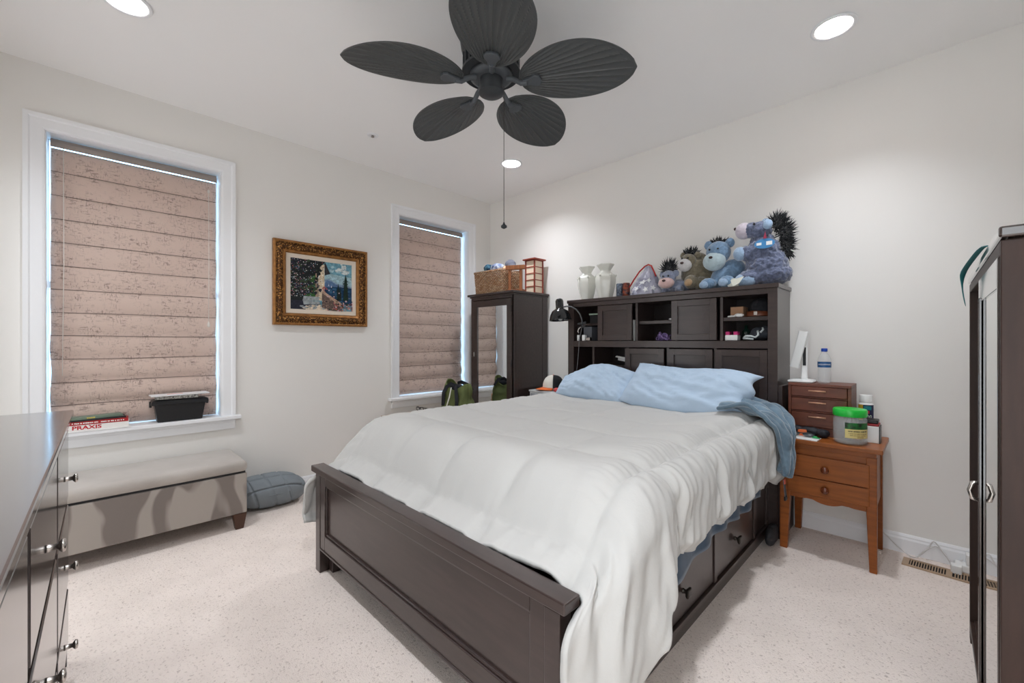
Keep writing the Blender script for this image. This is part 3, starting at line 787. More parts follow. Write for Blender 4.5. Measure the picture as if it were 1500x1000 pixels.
pillow('pillow', 'light blue pillow propped in front of the clip lamp cubbies', (1.765, -0.525, 0.860), 0.300, 0.170, 0.085, (45, 3, 5), 1.3, 0, 0.40)
pillow('pillow', 'larger light blue pillow propped beside the throw blanket', (2.430, -0.530, 0.868), 0.40, 0.185, 0.10, (44, 4, -2), 5.7, 1)

# throw blanket between bed and nightstand
M_throw = mat('slate_blue_plush_throw', (104,126,142), 0.95, spec=0.08, sheen=0.7, var=0.22, vscale=14, bump=0.5, bscale=60, bdist=0.006)
def throw_pt(u, v):
    # v runs over the mattress edge and down; u along the bed
    y = lerp(-0.75, -0.33, u)
    pts = [(2.70,0.800),(2.79,0.815),(2.87,0.812),(2.935,0.785),(2.985,0.73),(3.006,0.65),(3.010,0.56),(3.000,0.47)]
    s = v*(len(pts)-1); i = min(int(s), len(pts)-2); f = s-i
    x = lerp(pts[i][0], pts[i+1][0], f); z = lerp(pts[i][1], pts[i+1][1], f)
    n = 0.024*math.sin(u*17 + 7*v + 4*frac((u*2,v*2,1))) + 0.022*frac((u*5,v*6,2)) + 0.006*math.sin(u*70+9*v)
    k = sm(0.2,0.7,v)
    y = lerp(y, -0.64 + 0.19*(u) , k) - 0.03*k
    return Vector((x + n*k*0.8 - 0.03*k*(1-u)*0, y + 0.015*math.sin(v*9+u*4), z + n*(1-k) + 0.02*math.sin(u*9)*k))
tag(B().grid(throw_pt, 40, 44).build('throw_blanket', M_throw, None, smooth=True, solid=0.022, subd=1), 'slate blue plush throw bunched between the pillow and the nightstand', 'blanket')
t = thing('strap_tag', 'grey webbing strap with red tag hanging under the comforter hem', 'strap', (2.985,-0.56,0.36))
B().prism([(2.985,-0.575,0.43),(2.985,-0.545,0.43),(2.992,-0.53,0.335),(2.992,-0.565,0.33)], (0.003,0,0)).build('webbing', mat('grey_webbing',(92,94,98),0.8), t)
B().prism([(2.9885,-0.572,0.432),(2.9885,-0.545,0.432),(2.9905,-0.543,0.408),(2.9905,-0.572,0.408)], (0.003,0,0)).build('red_tag', mat('coral_tag',(226,110,92),0.6), t)
B().box(2.988,2.998,-0.57,-0.535,0.318,0.34).build('buckle', M_black, t, bevel=0.002)
# ---------------------------------------------------------------- ceiling fan
M_fan = mat('charcoal_fan_metal', (58,61,64), 0.4, metal=0.3, spec=0.5)
M_blade = mat('charcoal_palm_blade', (70,72,72), 0.38, spec=0.5)
M_iron = mat('grey_blade_iron', (84,88,92), 0.45, metal=0.3)
fan = thing('ceiling_fan', 'charcoal ceiling fan with five palm leaf blades', 'ceiling fan', (2.077, -1.879, RH))
fz = lambda z: z-RH
B().lathe([(0.075,0.0),(0.078,-0.02),(0.06,-0.055),(0.03,-0.07)], 32).build('canopy', M_fan, fan, smooth=True, local=True)
B().lathe([(0.03,-0.065),(0.10,-0.075),(0.14,-0.10),(0.148,-0.14),(0.140,-0.19),(0.105,-0.225)], 40).build('motor_housing', M_fan, fan, smooth=True, local=True)
b = B()
for k in range(24):
    a = 2*math.pi*k/24; c, s = math.cos(a), math.sin(a)
    mx = Matrix.Rotation(a, 4, 'Z')
    b.box(0.085, 0.135, -0.005, 0.005, -0.285, -0.215, mx)
b.lathe([(0.138,-0.285),(0.138,-0.297),(0.085,-0.300),(0.085,-0.285)], 40, None, False, False)
b.build('vented_skirt', M_fan, fan, local=True)
B().lathe([(0.100,-0.300),(0.100,-0.315),(0.082,-0.322),(0.058,-0.324)], 36).build('hub_ring', M_iron, fan, smooth=True, local=True)
B().lathe([(0.056,-0.322),(0.056,-0.372),(0.060,-0.374),(0.060,-0.386),(0.050,-0.393),(0.004,-0.395)], 36).build('switch_housing', M_fan, fan, smooth=False, local=True, angle=40)
def blade_mesh():
    b = B(); r0, r1 = 0.135, 0.662; W2 = 0.168; NU, NV = 36, 200
    def top(u, v, off=0.0):
        t = u; s = 2*v-1
        tm = 0.50
        hw = W2*(max(0.0, 1-((tm-t)/tm)**2)**0.55 if t < tm else max(0.0, 1-((t-tm)/(1-tm))**2)**0.62)
        hw = max(hw, 0.0015)
        x = r0+(r1-r0)*t; y = s*hw
        # pleats fan out from the root
        ang = math.atan2(y, (x-r0)+0.10)
        pl = 0.0055*abs(math.sin(ang*46))**0.45*min(1, hw/0.05)*(1-abs(s)**8)*(1-t**14)
        z = -0.02*t*t + 0.010*(y/0.15)**2 + pl + off
        return (x, y, z)
    b.grid(lambda u, v: top(u, v), NU, NV)
    o = b.build('blade', M_blade, fan, smooth=False, local=True, solid=0.004)
    return o
def iron_mesh():
    b = B()
    b.tube([(0.075,0,0.020),(0.11,0,0.012),(0.145,0,-0.012),(0.175,0,-0.014)], [0.014,0.012,0.012,0.012], 10)
    pts = [(0.155,-0.016),(0.185,-0.020),(0.215,-0.036),(0.235,-0.026),(0.242,0.0),(0.235,0.026),(0.215,0.036),(0.185,0.020),(0.155,0.016)]
    b.prism([(x,y,-0.016+ (x-0.155)*0.02) for x, y in pts], (0,0,0.013))
    return b.build('blade_iron', M_iron, fan, bevel=0.003, local=True)
bl0, ir0 = blade_mesh(), iron_mesh()
for k in range(5):
    for src, dz_ in ((bl0, 0.0), (ir0, 0.0)):
        o = src if k == 0 else src.copy()
        if k: C.objects.link(o); o.parent = fan
        a = R(246.5 - 72*k)
        pitch = -9.0 if src is bl0 else -6.0
        o.matrix_local = Matrix.Translation((0,0,2.371-RH+0.02)) @ Matrix.Rotation(a,4,'Z') @ Matrix.Rotation(R(pitch),4,'X')
ch_ = B(); cxp, cyp = 0.051, 0.034
for i in range(110):
    ch_.ball((cxp, cyp, -0.365-0.0058*i), 0.0022, None, 6, 4)
ch_.tube([(cxp,cyp,-0.365),(cxp,cyp,-1.005)], 0.0008, 5)
pc = ch_.build('pull_chain', M_pewter, fan, smooth=True, local=True)
B().lathe([(0.003,-1.000),(0.006,-1.010),(0.014,-1.016),(0.014,-1.024),(0.004,-1.030)], 16, Matrix.Translation((cxp,cyp,0))).build('chain_fob', M_fan, pc, smooth=True, local=True)

# ---------------------------------------------------------------- framed landscape painting
def gold_mat():
    m = bpy.data.materials.new('antique_gold'); m.use_nodes = True
    nt = m.node_tree; N = nt.nodes; L = nt.links; p = N['Principled BSDF']
    p.inputs['Metallic'].default_value = 0.55; p.inputs['Roughness'].default_value = 0.42
    tc = N.new('ShaderNodeTexCoord'); v = N.new('ShaderNodeTexVoronoi'); v.inputs['Scale'].default_value = 85
    n = N.new('ShaderNodeTexNoise'); n.inputs['Scale'].default_value = 45; n.inputs['Detail'].default_value = 4
    mx = N.new('ShaderNodeMath'); mx.operation = 'ADD'
    r = N.new('ShaderNodeValToRGB'); e = r.color_ramp.elements
    e[0].position = 0.55; e[0].color = (*lin((226,178,108)),1); e[1].position = 1.2; e[1].color = (*lin((84,52,24)),1)
    x = e.new(0.8); x.color = (*lin((178,124,62)),1)
    bp = N.new('ShaderNodeBump'); bp.inputs['Strength'].default_value = 0.8; bp.inputs['Distance'].default_value = 0.006; bp.invert = True
    for q in (v, n): L.new(tc.outputs['Object'], q.inputs['Vector'])
    L.new(v.outputs['Distance'], mx.inputs[0]); L.new(n.outputs[0], mx.inputs[1]); L.new(mx.outputs[0], r.inputs[0])
    L.new(r.outputs[0], p.inputs['Base Color']); L.new(mx.outputs[0], bp.inputs['Height']); L.new(bp.outputs[0], p.inputs['Normal'])
    return m
M_gold = gold_mat(); M_goldp = mat('plain_gold_edge', (156,108,58), 0.4, metal=0.5, var=0.2, vscale=30)
M_linen = mat('cream_linen_liner', (226,214,198), 0.8, bump=0.2, bscale=600)
py0, py1, pz0, pz1 = -2.238, -1.490, 1.308, 1.965
pic = thing('framed_painting', 'ornate gold framed landscape painting hanging between the two windows', 'painting', (0, (py0+py1)/2, pz0))
def rect_profile(b, y0, y1, z0, z1, prof):
    for (d0, t0), (d1, t1) in zip(prof, prof[1:]):
        A = [(t0,y0+d0,z0+d0),(t0,y1-d0,z0+d0),(t0,y1-d0,z1-d0),(t0,y0+d0,z1-d0)]
        Bq = [(t1,y0+d1,z0+d1),(t1,y1-d1,z0+d1),(t1,y1-d1,z1-d1),(t1,y0+d1,z1-d1)]
        for i in range(4):
            j = (i+1) % 4; b.poly([A[i],A[j],Bq[j],Bq[i]])
b = B()
rect_profile(b, py0, py1, pz0, pz1, [(0,0.002),(0,0.034),(0.012,0.040),(0.018,0.038)])
b.mi = 1
rect_profile(b, py0, py1, pz0, pz1, [(0.018,0.038),(0.026,0.030),(0.040,0.040),(0.060,0.036),(0.070,0.026)])
b.mi = 0
rect_profile(b, py0, py1, pz0, pz1, [(0.070,0.026),(0.076,0.030),(0.086,0.026),(0.094,0.014),(0.094,0.006)])
fr = b.build('frame', [M_goldp, M_gold], pic)
b = B()   # beaded ornament of the frame
def beads(d, t, r, step):
    y0, y1, z0, z1 = py0+d, py1-d, pz0+d, pz1-d
    n = int((y1-y0)/step)
    for i in range(n+1):
        y = y0+(y1-y0)*i/n
        for z in (z0, z1): b.ball((t,y,z), (r*0.6, r*1.25, r), None, 8, 5)
    n = int((z1-z0)/step)
    for i in range(1, n):
        z = z0+(z1-z0)*i/n
        for y in (y0, y1): b.ball((t,y,z), (r*0.6, r, r*1.25), None, 8, 5)
beads(0.049, 0.040, 0.0075, 0.017); beads(0.022, 0.034, 0.0045, 0.011)
b.build('beading', M_gold, fr, smooth=True)
b = B(); rect_profile(b, py0, py1, pz0, pz1, [(0.092,0.010),(0.096,0.014),(0.128,0.009),(0.130,0.005)]); b.build('liner', M_linen, pic)
cy0, cy1, cz0, cz1 = py0+0.127, py1-0.127, pz0+0.127, pz1-0.127
PM = {}
def pm(k, rgb, rough=0.55):
    if k not in PM: PM[k] = mat('paint_'+k, rgb, rough, spec=0.3, var=0.25, vscale=60)
    return k
cols = dict(sky=(110,160,178), sky_pale=(160,192,200), cloud=(206,214,212), sea=(26,62,96), sea_light=(52,96,128), mountain=(84,112,148), mountain_far=(128,152,176),
            wall=(216,200,172), wall_shade=(150,134,116), eave=(52,50,54), foliage=(26,32,32), leaf=(52,66,48), green=(46,92,42), cypress=(24,46,34), stone=(178,150,130), stone_shade=(98,82,76),
            step=(150,158,160), sun=(222,206,184), blossom=(206,178,186), pink=(168,84,96), flower=(184,96,70), shade=(38,40,54), white=(236,232,226))
keys = list(cols)
for k in keys: pm(k, cols[k])
b = B(); random.seed(4)
lay = [0]
def P(k, pts):
    b.mi = keys.index(k); lay[0] += 1
    x = 0.006 + lay[0]*0.000012
    b.poly([(x, cy0+(cy1-cy0)*u, cz0+(cz1-cz0)*v) for u, v in pts])
def dab(k, u, v, s, asp=1.0):
    n = 5; a0 = random.random()*6
    P(k, [(min(1,max(0,u+s*asp*math.cos(a0+2*math.pi*i/n)*random.uniform(.6,1.2))), min(1,max(0,v+1.3*s*math.sin(a0+2*math.pi*i/n)*random.uniform(.6,1.2)))) for i in range(n)])
P('sky', [(0,0),(1,0),(1,1),(0,1)])
P('sky_pale', [(0.5,0.55),(1,0.5),(1,0.72),(0.5,0.78)])
for i in range(26): dab('cloud' if i % 3 else 'sky_pale', random.gauss(0.82,0.08), random.gauss(0.86,0.035), random.uniform(.012,.035), 1.8)
P('mountain_far', [(0.52,0.62),(0.60,0.66),(0.72,0.58),(0.90,0.54),(1,0.53),(1,0.3),(0.52,0.3)])
P('mountain', [(0.52,0.52),(0.57,0.63),(0.66,0.60),(0.76,0.53),(0.86,0.49),(0.86,0.3),(0.52,0.3)])
P('sea', [(0.52,0.47),(0.7,0.50),(1,0.50),(1,0.12),(0.52,0.2)])
for i in range(30): dab('sea_light', random.uniform(.6,1), random.uniform(.2,.47), random.uniform(.008,.02), 2.6)
for u, v in ((0.645,0.50),(0.60,0.53)): P('white', [(u-.006,v-.02),(u+.006,v-.02),(u+.002,v+.03)])
P('wall', [(0.40,0.2),(0.53,0.2),(0.53,0.93),(0.40,0.97)])
P('wall_shade', [(0.40,0.2),(0.435,0.2),(0.435,0.96),(0.40,0.97)])
for i in range(30): dab('wall_shade' if i % 2 else 'white', random.uniform(.42,.53), random.uniform(.25,.9), random.uniform(.006,.014))
P('eave', [(0.53,0.97),(0.545,0.97),(0.625,0.76),(0.535,0.72)])
P('foliage', [(0,0.12),(0.40,0.2),(0.42,0.6),(0.46,0.88),(0.55,1),(0,1)])
P('green', [(0.21,0.22),(0.40,0.24),(0.40,0.72),(0.30,0.66),(0.22,0.45)])
for i in range(90): dab('leaf' if i % 2 else 'green', random.uniform(.2,.4), random.uniform(.25,.65), random.uniform(.008,.02))
P('stone', [(0.385,0.22),(0.405,0.22),(0.405,0.74),(0.385,0.74)])
P('step', [(0.18,0.17),(0.44,0.19),(0.45,0.27),(0.20,0.27)]); P('shade', [(0,0),(0.5,0),(0.45,0.17),(0.0,0.18)])
P('step', [(0.20,0.10),(0.46,0.12),(0.45,0.18),(0.19,0.17)])
P('sun', [(0.22,0.0),(0.60,0.0),(0.52,0.09),(0.30,0.07)])
for i in range(30): dab('sun' if i % 2 else 'step', random.uniform(.15,.55), random.uniform(.01,.1), random.uniform(.006,.02), 2.4)
for i in range(190): dab(('leaf','foliage','foliage','shade')[i % 4], random.uniform(0,.5)*random.random()**.4, random.uniform(.3,1), random.uniform(.012,.035))
for i in range(240): dab(('blossom','step','white','pink','mountain_far')[i % 5], max(0.01,random.uniform(0,.5)*random.random()**.35), random.uniform(.25,.99), random.uniform(.003,.010))
P('stone_shade', [(0.485,0.06),(0.66,-0.0),(0.66,0.16),(0.485,0.36)]); P('stone_shade', [(0.485,0.36),(0.80,0.10),(0.80,0.0),(0.66,0.0),(0.485,0.1)])
for i in range(24): dab('stone', random.uniform(.49,.66), random.uniform(.05,.25), random.uniform(.005,.014), 0.6)
P('stone', [(0.475,0.36),(0.50,0.40),(0.82,0.16),(0.80,0.10)])
for u, h, w_ in ((0.885,0.78,0.042),(0.755,0.60,0.022),(0.785,0.54,0.020)):
    P('cypress', [(u-w_,0.22),(u+w_,0.22),(u+w_*0.9,0.36),(u+w_*0.45,h-0.12),(u,h),(u-w_*0.5,h-0.12),(u-w_,0.36)])
    for i in range(30): dab('foliage', u+random.uniform(-w_,w_), random.uniform(.22,h-.14), 0.010)
for i in range(20): dab('flower' if i % 2 else 'pink', random.gauss(.52,.018), random.gauss(.44,.025), random.uniform(.006,.014))
for i in range(130): dab(('foliage','flower','leaf','stone','pink','blossom')[i % 6], min(.995,random.gauss(.84,.12)), abs(random.gauss(.08,.07)), random.uniform(.006,.018))
for i in range(14): dab('blossom' if i % 2 else 'leaf', random.uniform(.56,.8), .46-(random.uniform(.56,.8)-.5)*.7, random.uniform(.006,.014))
b.build('canvas', [bpy.data.materials['paint_'+k] for k in keys], pic, fixn=False)

# ---------------------------------------------------------------- on top of the mirrored cabinet
def wicker_mat():
    m = bpy.data.materials.new('woven_wicker'); m.use_nodes = True
    nt = m.node_tree; N = nt.nodes; L = nt.links; p = N['Principled BSDF']; p.inputs['Roughness'].default_value = 0.7
    tc = N.new('ShaderNodeTexCoord'); sx = N.new('ShaderNodeSeparateXYZ'); cx_ = N.new('ShaderNodeCombineXYZ'); ad = N.new('ShaderNodeMath'); ad.operation = 'ADD'
    L.new(tc.outputs['Object'], sx.inputs[0]); L.new(sx.outputs[0], ad.inputs[0]); L.new(sx.outputs[1], ad.inputs[1]); L.new(ad.outputs[0], cx_.inputs[0]); L.new(sx.outputs[2], cx_.inputs[1])
    br = N.new('ShaderNodeTexBrick'); br.inputs['Scale'].default_value = 1.0; br.inputs['Brick Width'].default_value = 0.024; br.inputs['Row Height'].default_value = 0.0137
    br.inputs['Mortar Size'].default_value = 0.0028; br.inputs['Mortar Smooth'].default_value = 0.3; br.inputs['Bias'].default_value = 0.0
    br.inputs['Color1'].default_value = (*lin((232,200,166)),1); br.inputs['Color2'].default_value = (*lin((190,140,100)),1); br.inputs['Mortar'].default_value = (*lin((92,60,40)),1)
    L.new(cx_.outputs[0], br.inputs['Vector']); L.new(br.outputs['Color'], p.inputs['Base Color'])
    return m
M_wick = wicker_mat()
TZ = 1.648
bk = thing('wicker_basket', 'rectangular woven wicker basket heaped with cloth on the mirrored cabinet', 'basket', (0.54, -0.34, TZ))
b = B(); x0, x1, y0, y1, hb_ = 0.315, 0.685, -0.475, -0.232, 0.205
nrow = 15
for k in range(nrow):
    z = TZ+0.008+hb_*k/nrow; g = 0.012*k/nrow; pts = []
    per = [((x0-g,y0-g),(x1+g,y0-g)),((x1+g,y0-g),(x1+g,y1+g)),((x1+g,y1+g),(x0-g,y1+g)),((x0-g,y1+g),(x0-g,y0-g))]
    cnt = 0
    for (ax, ay), (bx_, by) in per:
        L_e = math.hypot(bx_-ax, by-ay); n = int(L_e/0.0105); nx, ny = (by-ay)/L_e, -(bx_-ax)/L_e
        for i in range(n):
            t = i/n; o_ = 0.004*math.sin(math.pi*(cnt*0.5) + (math.pi if k % 2 else 0)); cnt += 1
            pts.append((ax+(bx_-ax)*t+nx*o_, ay+(by-ay)*t+ny*o_, z))
    pts.append(pts[0]); b.tube(pts, 0.0068, 5)
b.box(x0, x1, y0, y1, TZ+0.002, TZ+0.010)
b.build('woven_wall', M_wick, bk, smooth=True)
b = B(); z = TZ+hb_+0.008; g = 0.013
b.tube([(x0-g,y0-g,z),(x1+g,y0-g,z),(x1+g,y1+g,z),(x0-g,y1+g,z),(x0-g,y0-g,z),(x0+0.02,y0-g,z)], 0.010, 8); b.build('rim', M_wick, bk, smooth=True)
M_cl1 = mat('blue_white_print', (58,88,150), 0.9, rgb2=(214,222,232), vscale=34); M_cl2 = mat('navy_teal_print', (24,44,74), 0.9, rgb2=(90,140,160), vscale=30)
M_cl3 = mat('peach_cloth', (228,174,140), 0.9); M_cap_g = mat('grey_cap_cotton', (104,106,118), 0.9)
def lump(name, label, cat, balls, m, voxel=0.008, rough=0.012, rs=14, group=None, smooth=4):
    c = balls[0][0]; t = thing(name, label, cat, c, group=group)
    blob(cat.replace(' ','_')+'_body', balls, m, t, voxel, smooth, rough, rs); return t
lump('folded_cloth', 'navy and teal printed cloth at the end of the wicker basket', 'cloth', [((0.39,-0.36,1.845),(0.062,0.085,0.075)),((0.40,-0.37,1.905),(0.052,0.065,0.052))], M_cl2, 0.007)
lump('folded_cloth', 'blue and white printed cloth in the middle of the wicker basket', 'cloth', [((0.525,-0.37,1.845),(0.07,0.085,0.07)),((0.525,-0.37,1.895),(0.072,0.07,0.055))], M_cl1, 0.007)
lump('folded_cloth', 'peach cloth tucked in the wicker basket by the wooden frame', 'cloth', [((0.637,-0.37,1.845),(0.038,0.07,0.06)),((0.637,-0.37,1.875),(0.034,0.05,0.035))], M_cl3, 0.007)
lump('cap', 'grey cotton cap lying on the cloth in the wicker basket', 'cap', [((0.625,-0.30,1.935),(0.055,0.055,0.05)),((0.665,-0.31,1.915),(0.045,0.05,0.012))], M_cap_g, 0.006, 0.005)
# wooden stand and paper lantern
M_oak = mat('honey_oak', (140,86,50), 0.45, var=0.2, vscale=8, stretch=(6,6,1))
wf = thing('wooden_stand', 'honey coloured wooden stand with two uprights beside the paper lantern', 'stand', (0.792,-0.40,TZ), R(24))
b = B(); b.box(-0.085,0.085,-0.04,0.04,0,0.018); b.build('base', M_oak, wf, bevel=0.002, local=True)
for sx in (-0.055, 0.055): B().box(sx-0.013,sx+0.013,-0.012,0.012,0.018,0.205).build('upright', M_oak, wf, bevel=0.002, local=True)
B().box(-0.095,0.095,-0.018,0.018,0.205,0.245).build('top_bar', M_oak, wf, bevel=0.003, local=True)
M_red = mat('red_lacquer_wood', (142,58,40), 0.4); M_rice = mat('rice_paper', (236,220,196), 0.8)
ln = thing('paper_lantern', 'square paper lantern with red wooden bars on the mirrored cabinet', 'lantern', (0.783,-0.125,TZ))
X0, X1, Y0, Y1, Z0, Z1 = 0.720, 0.846, -0.192, -0.060, TZ, TZ+0.325
B().box(X0+0.008,X1-0.008,Y0+0.008,Y1-0.008,Z0+0.01,Z1).build('paper_shade', M_rice, ln)
b = B(); s = 0.012
for x in (X0, X1-s):
    for y in (Y0, Y1-s): b.box(x,x+s,y,y+s,Z0,Z1)
for k in range(6):
    z = Z0 + (Z1-Z0-0.008)*k/5
    b.box(X0+s,X1-s,Y0+0.003,Y0+0.009,z,z+0.008).box(X0+s,X1-s,Y1-0.009,Y1-0.003,z,z+0.008).box(X0+0.003,X0+0.009,Y0+s,Y1-s,z,z+0.008).box(X1-0.009,X1-0.003,Y0+s,Y1-s,z,z+0.008)
b.build('lattice', M_red, ln)
b = B().box(X0-0.018,X1+0.018,Y0-0.018,Y1+0.018,Z1,Z1+0.014); b.build('lid', M_red, ln, bevel=0.003)
# ---------------------------------------------------------------- on top of the headboard
HT = 1.530
M_vase = mat('glazed_white_ceramic', (226,226,218), 0.25, coat=0.5, spec=0.5)
def vase(loc, label, rz):
    t = thing('ceramic_vase', label, 'vase', loc, rz, group='white vases on the headboard')
    prof = [(0.056,0.0),(0.062,0.010),(0.060,0.02),(0.074,0.075),(0.086,0.14),(0.086,0.178),(0.072,0.205),(0.046,0.222),(0.040,0.234),(0.046,0.244),(0.066,0.272),(0.074,0.282),(0.074,0.290),(0.062,0.290),(0.040,0.250)]
    B().lathe(prof, 6, None, True, True).build('vase_body', M_vase, t, bevel=0.006, seg=3, smooth=True, local=True)
    for k in range(6):
        a = math.pi*k/3
        B().ball((0.083*math.cos(a), 0.083*math.sin(a), 0.192), (0.009,0.009,0.011), None, 10, 8).build('shoulder_boss', M_vase, t, smooth=True, local=True)
    return t
vase((1.455,-0.20,HT), 'white hexagonal ceramic vase nearest the clip lamp', R(12))
vase((1.640,-0.20,HT), 'white hexagonal ceramic vase beside the dark patterned candle jars', R(30))
M_cand = mat('dark_mosaic_glass', (28,34,44), 0.2, rgb2=(150,70,44), vscale=46, detail=2)
M_cand2 = mat('navy_mosaic_glass', (24,34,52), 0.2, rgb2=(120,132,150), vscale=60, detail=2)
for x, m_, lb in ((1.775, M_cand2, 'navy and white patterned jar next to the white vases'), (1.832, M_cand, 'dark red and black patterned jar by the star print bag')):
    t = thing('patterned_jar', lb, 'candle jar', (x,-0.20,HT), group='patterned jars on the headboard')
    B().lathe([(0.026,0),(0.029,0.004),(0.029,0.112),(0.026,0.115),(0.024,0.108),(0.024,0.02)], 24).build('jar_body', m_, t, smooth=True, local=True, angle=50)
    B().lathe([(0.0235,0.015),(0.0235,0.085)], 20).build('wax', mat('brown_wax',(120,64,50),0.6), t, local=True)
# clear bag with star print and red trim
M_pvc = mat('silver_star_film', (150,150,172), 0.16, spec=0.6, coat=0.6, rgb2=(196,198,214), vscale=12, bump=0.3, bscale=18, bdist=0.01)
M_redt = mat('red_piping', (178,40,34), 0.5)
t = thing('star_print_bag', 'silver bag printed with white stars and trimmed in red piping', 'bag', (1.985,-0.19,HT))
def bagp(u, v):
    a = 2*math.pi*u; ht = 0.225
    w_ = lerp(0.132, 0.012, v**1.25); d_ = lerp(0.075, 0.012, v)
    n = 0.018*frac((math.cos(a)*2.2, math.sin(a)*2.2, v*4)) + 0.010*frac((math.cos(a)*6, math.sin(a)*6, v*9))
    return Vector((0.0+0.03*v + (w_+n)*math.cos(a), (d_+n)*math.sin(a), 0.001+ht*v))
b = B().grid(bagp, 60, 36); b.build('bag_body', M_pvc, t, smooth=True, local=True, fixn=True)
b = B().tube([(-0.115,-0.03,0.075),(-0.08,-0.025,0.13),(-0.035,-0.02,0.19),(0.005,-0.014,0.226),(0.035,-0.012,0.238),(0.06,-0.013,0.226),(0.09,-0.022,0.17),(0.105,-0.03,0.14)], 0.006, 8); b.build('red_trim', M_redt, t, smooth=True, local=True)
b = B(); random.seed(3)
for (u, v, s) in ((0.755,0.42,0.040),(0.70,0.22,0.026),(0.80,0.18,0.028),(0.83,0.5,0.022),(0.66,0.1,0.024),(0.74,0.72,0.016),(0.87,0.22,0.026)):
    c = bagp(u, v); e = bagp(u+0.01, v); f_ = bagp(u, v+0.01)
    ax = (e-c).normalized(); ay = (f_-c); ay = (ay-ax*ay.dot(ax)).normalized(); nz_ = ax.cross(ay)
    if nz_.y > 0: nz_ = -nz_
    c = c + nz_*0.008; a0 = random.random()*2; pts = []
    for k in range(10):
        r_ = s if k % 2 == 0 else s*0.42; a = a0+math.pi*k/5
        pts.append(c+ax*r_*math.cos(a)+ay*r_*math.sin(a))
    b.prism(pts, nz_*0.0008)
b.build('star_print', mat('white_star_print', (232,234,236), 0.3), t, local=True)

# plush toys
def fur(name, rgb, v=0.16): return mat(name, rgb, 0.95, spec=0.06, sheen=0.6, var=v, vscale=60, bump=0.6, bscale=140, bdist=0.006)
M_f1 = fur('grey_blue_plush', (128,136,156)); M_f2 = fur('olive_brown_plush', (116,108,90)); M_f3 = fur('sky_blue_plush', (116,144,172)); M_f4 = fur('slate_blue_plush', (98,106,130), 0.28)
M_pink = fur('dusty_pink_plush', (214,182,178), 0.05); M_pale = fur('pale_grey_plush', (206,204,204), 0.05); M_mint = fur('pale_mint_plush', (178,196,202), 0.05); M_lav = fur('pale_lavender_plush', (204,194,204), 0.05)
M_f3b = fur('light_blue_plush', (150,174,200), 0.08); M_dark = mat('shaggy_black_fur', (26,30,34), 0.9, spec=0.1, sheen=0.3)
M_eye = mat('black_bead', (12,12,14), 0.1, coat=0.6); M_nose = mat('brown_felt_nose', (70,52,50), 0.8); M_felt = mat('pink_felt', (196,96,140), 0.9)
def shag(name, parent, spots, n, ln_, seed, m=None):
    """shaggy fur: many tapering tufts rooted on the given ellipsoids (centre, radius, outward lean)"""
    random.seed(seed); b = B()
    for c, r, lean in spots:
        c = Vector(c)
        b.ball(c, [x*0.9 for x in r] if isinstance(r,(tuple,list)) else r*0.9, None, 14, 8)
        for i in range(n):
            d = Vector((random.gauss(0,1),random.gauss(0,1),random.gauss(0,1))).normalized()
            rr = Vector((r[0]*d.x, r[1]*d.y, r[2]*d.z)) if isinstance(r,(tuple,list)) else d*r
            p = c+rr*0.85; q = p + (d*0.9+Vector(lean)+Vector((random.gauss(0,.25),random.gauss(0,.25),random.gauss(0,.25)))).normalized()*ln_*random.uniform(.6,1.3)
            mid = (p+q)/2 + Vector((random.gauss(0,.004),random.gauss(0,.004),-0.004))
            b.tube([p, mid, q], [0.0042,0.003,0.0003], 4)
    return b.build(name, m or M_dark, parent, smooth=True)
def plush(label, loc, body, head_balls, ears, arms, muzzle, m, mm, eyes, nose, me=None, voxel=0.006):
    t = thing('plush_toy', label, 'plush toy', loc, group='plush toys on the headboard')
    bo = blob('plush_body', body+arms, m, t, voxel, 5, 0.0035, 60)
    hd = blob('head', head_balls, m, t, voxel*0.8, 4, 0.0025, 70)
    blob('muzzle', muzzle, mm, hd, voxel*0.7, 4, 0.001, 80)
    for e in ears: blob('ear', [e], m, hd, voxel*0.6, 3, 0.0015, 80)
    for e in eyes: B().ball(e, 0.0065, None, 12, 8).build('eye', M_eye, hd, smooth=True)
    B().ball(nose, (0.013,0.010,0.009), None, 12, 8).build('nose', M_nose, hd, smooth=True)
    return t, hd
# small grey-blue toy lying on its front
t, h = plush('small grey blue plush toy with dusty pink muzzle beside the star print bag', (2.20,-0.22,HT),
   [((2.235,-0.15,1.585),(0.075,0.075,0.055)),((2.27,-0.13,1.57),(0.06,0.06,0.04))],
   [((2.195,-0.235,1.645),(0.052,0.046,0.056))],
   [((2.145,-0.225,1.675),(0.024,0.013,0.026)),((2.248,-0.235,1.672),(0.024,0.013,0.026))],
   [((2.145,-0.18,1.555),(0.03,0.04,0.026)),((2.27,-0.22,1.555),(0.03,0.04,0.026))],
   [((2.192,-0.268,1.604),(0.058,0.040,0.040))], M_f1, M_pink, [(2.175,-0.285,1.652),(2.214,-0.284,1.652)], (2.192,-0.309,1.617))
shag('hair_tuft', h, [((2.19,-0.215,1.715),(0.03,0.025,0.03),(0,0,0.9))], 160, 0.055, 5)
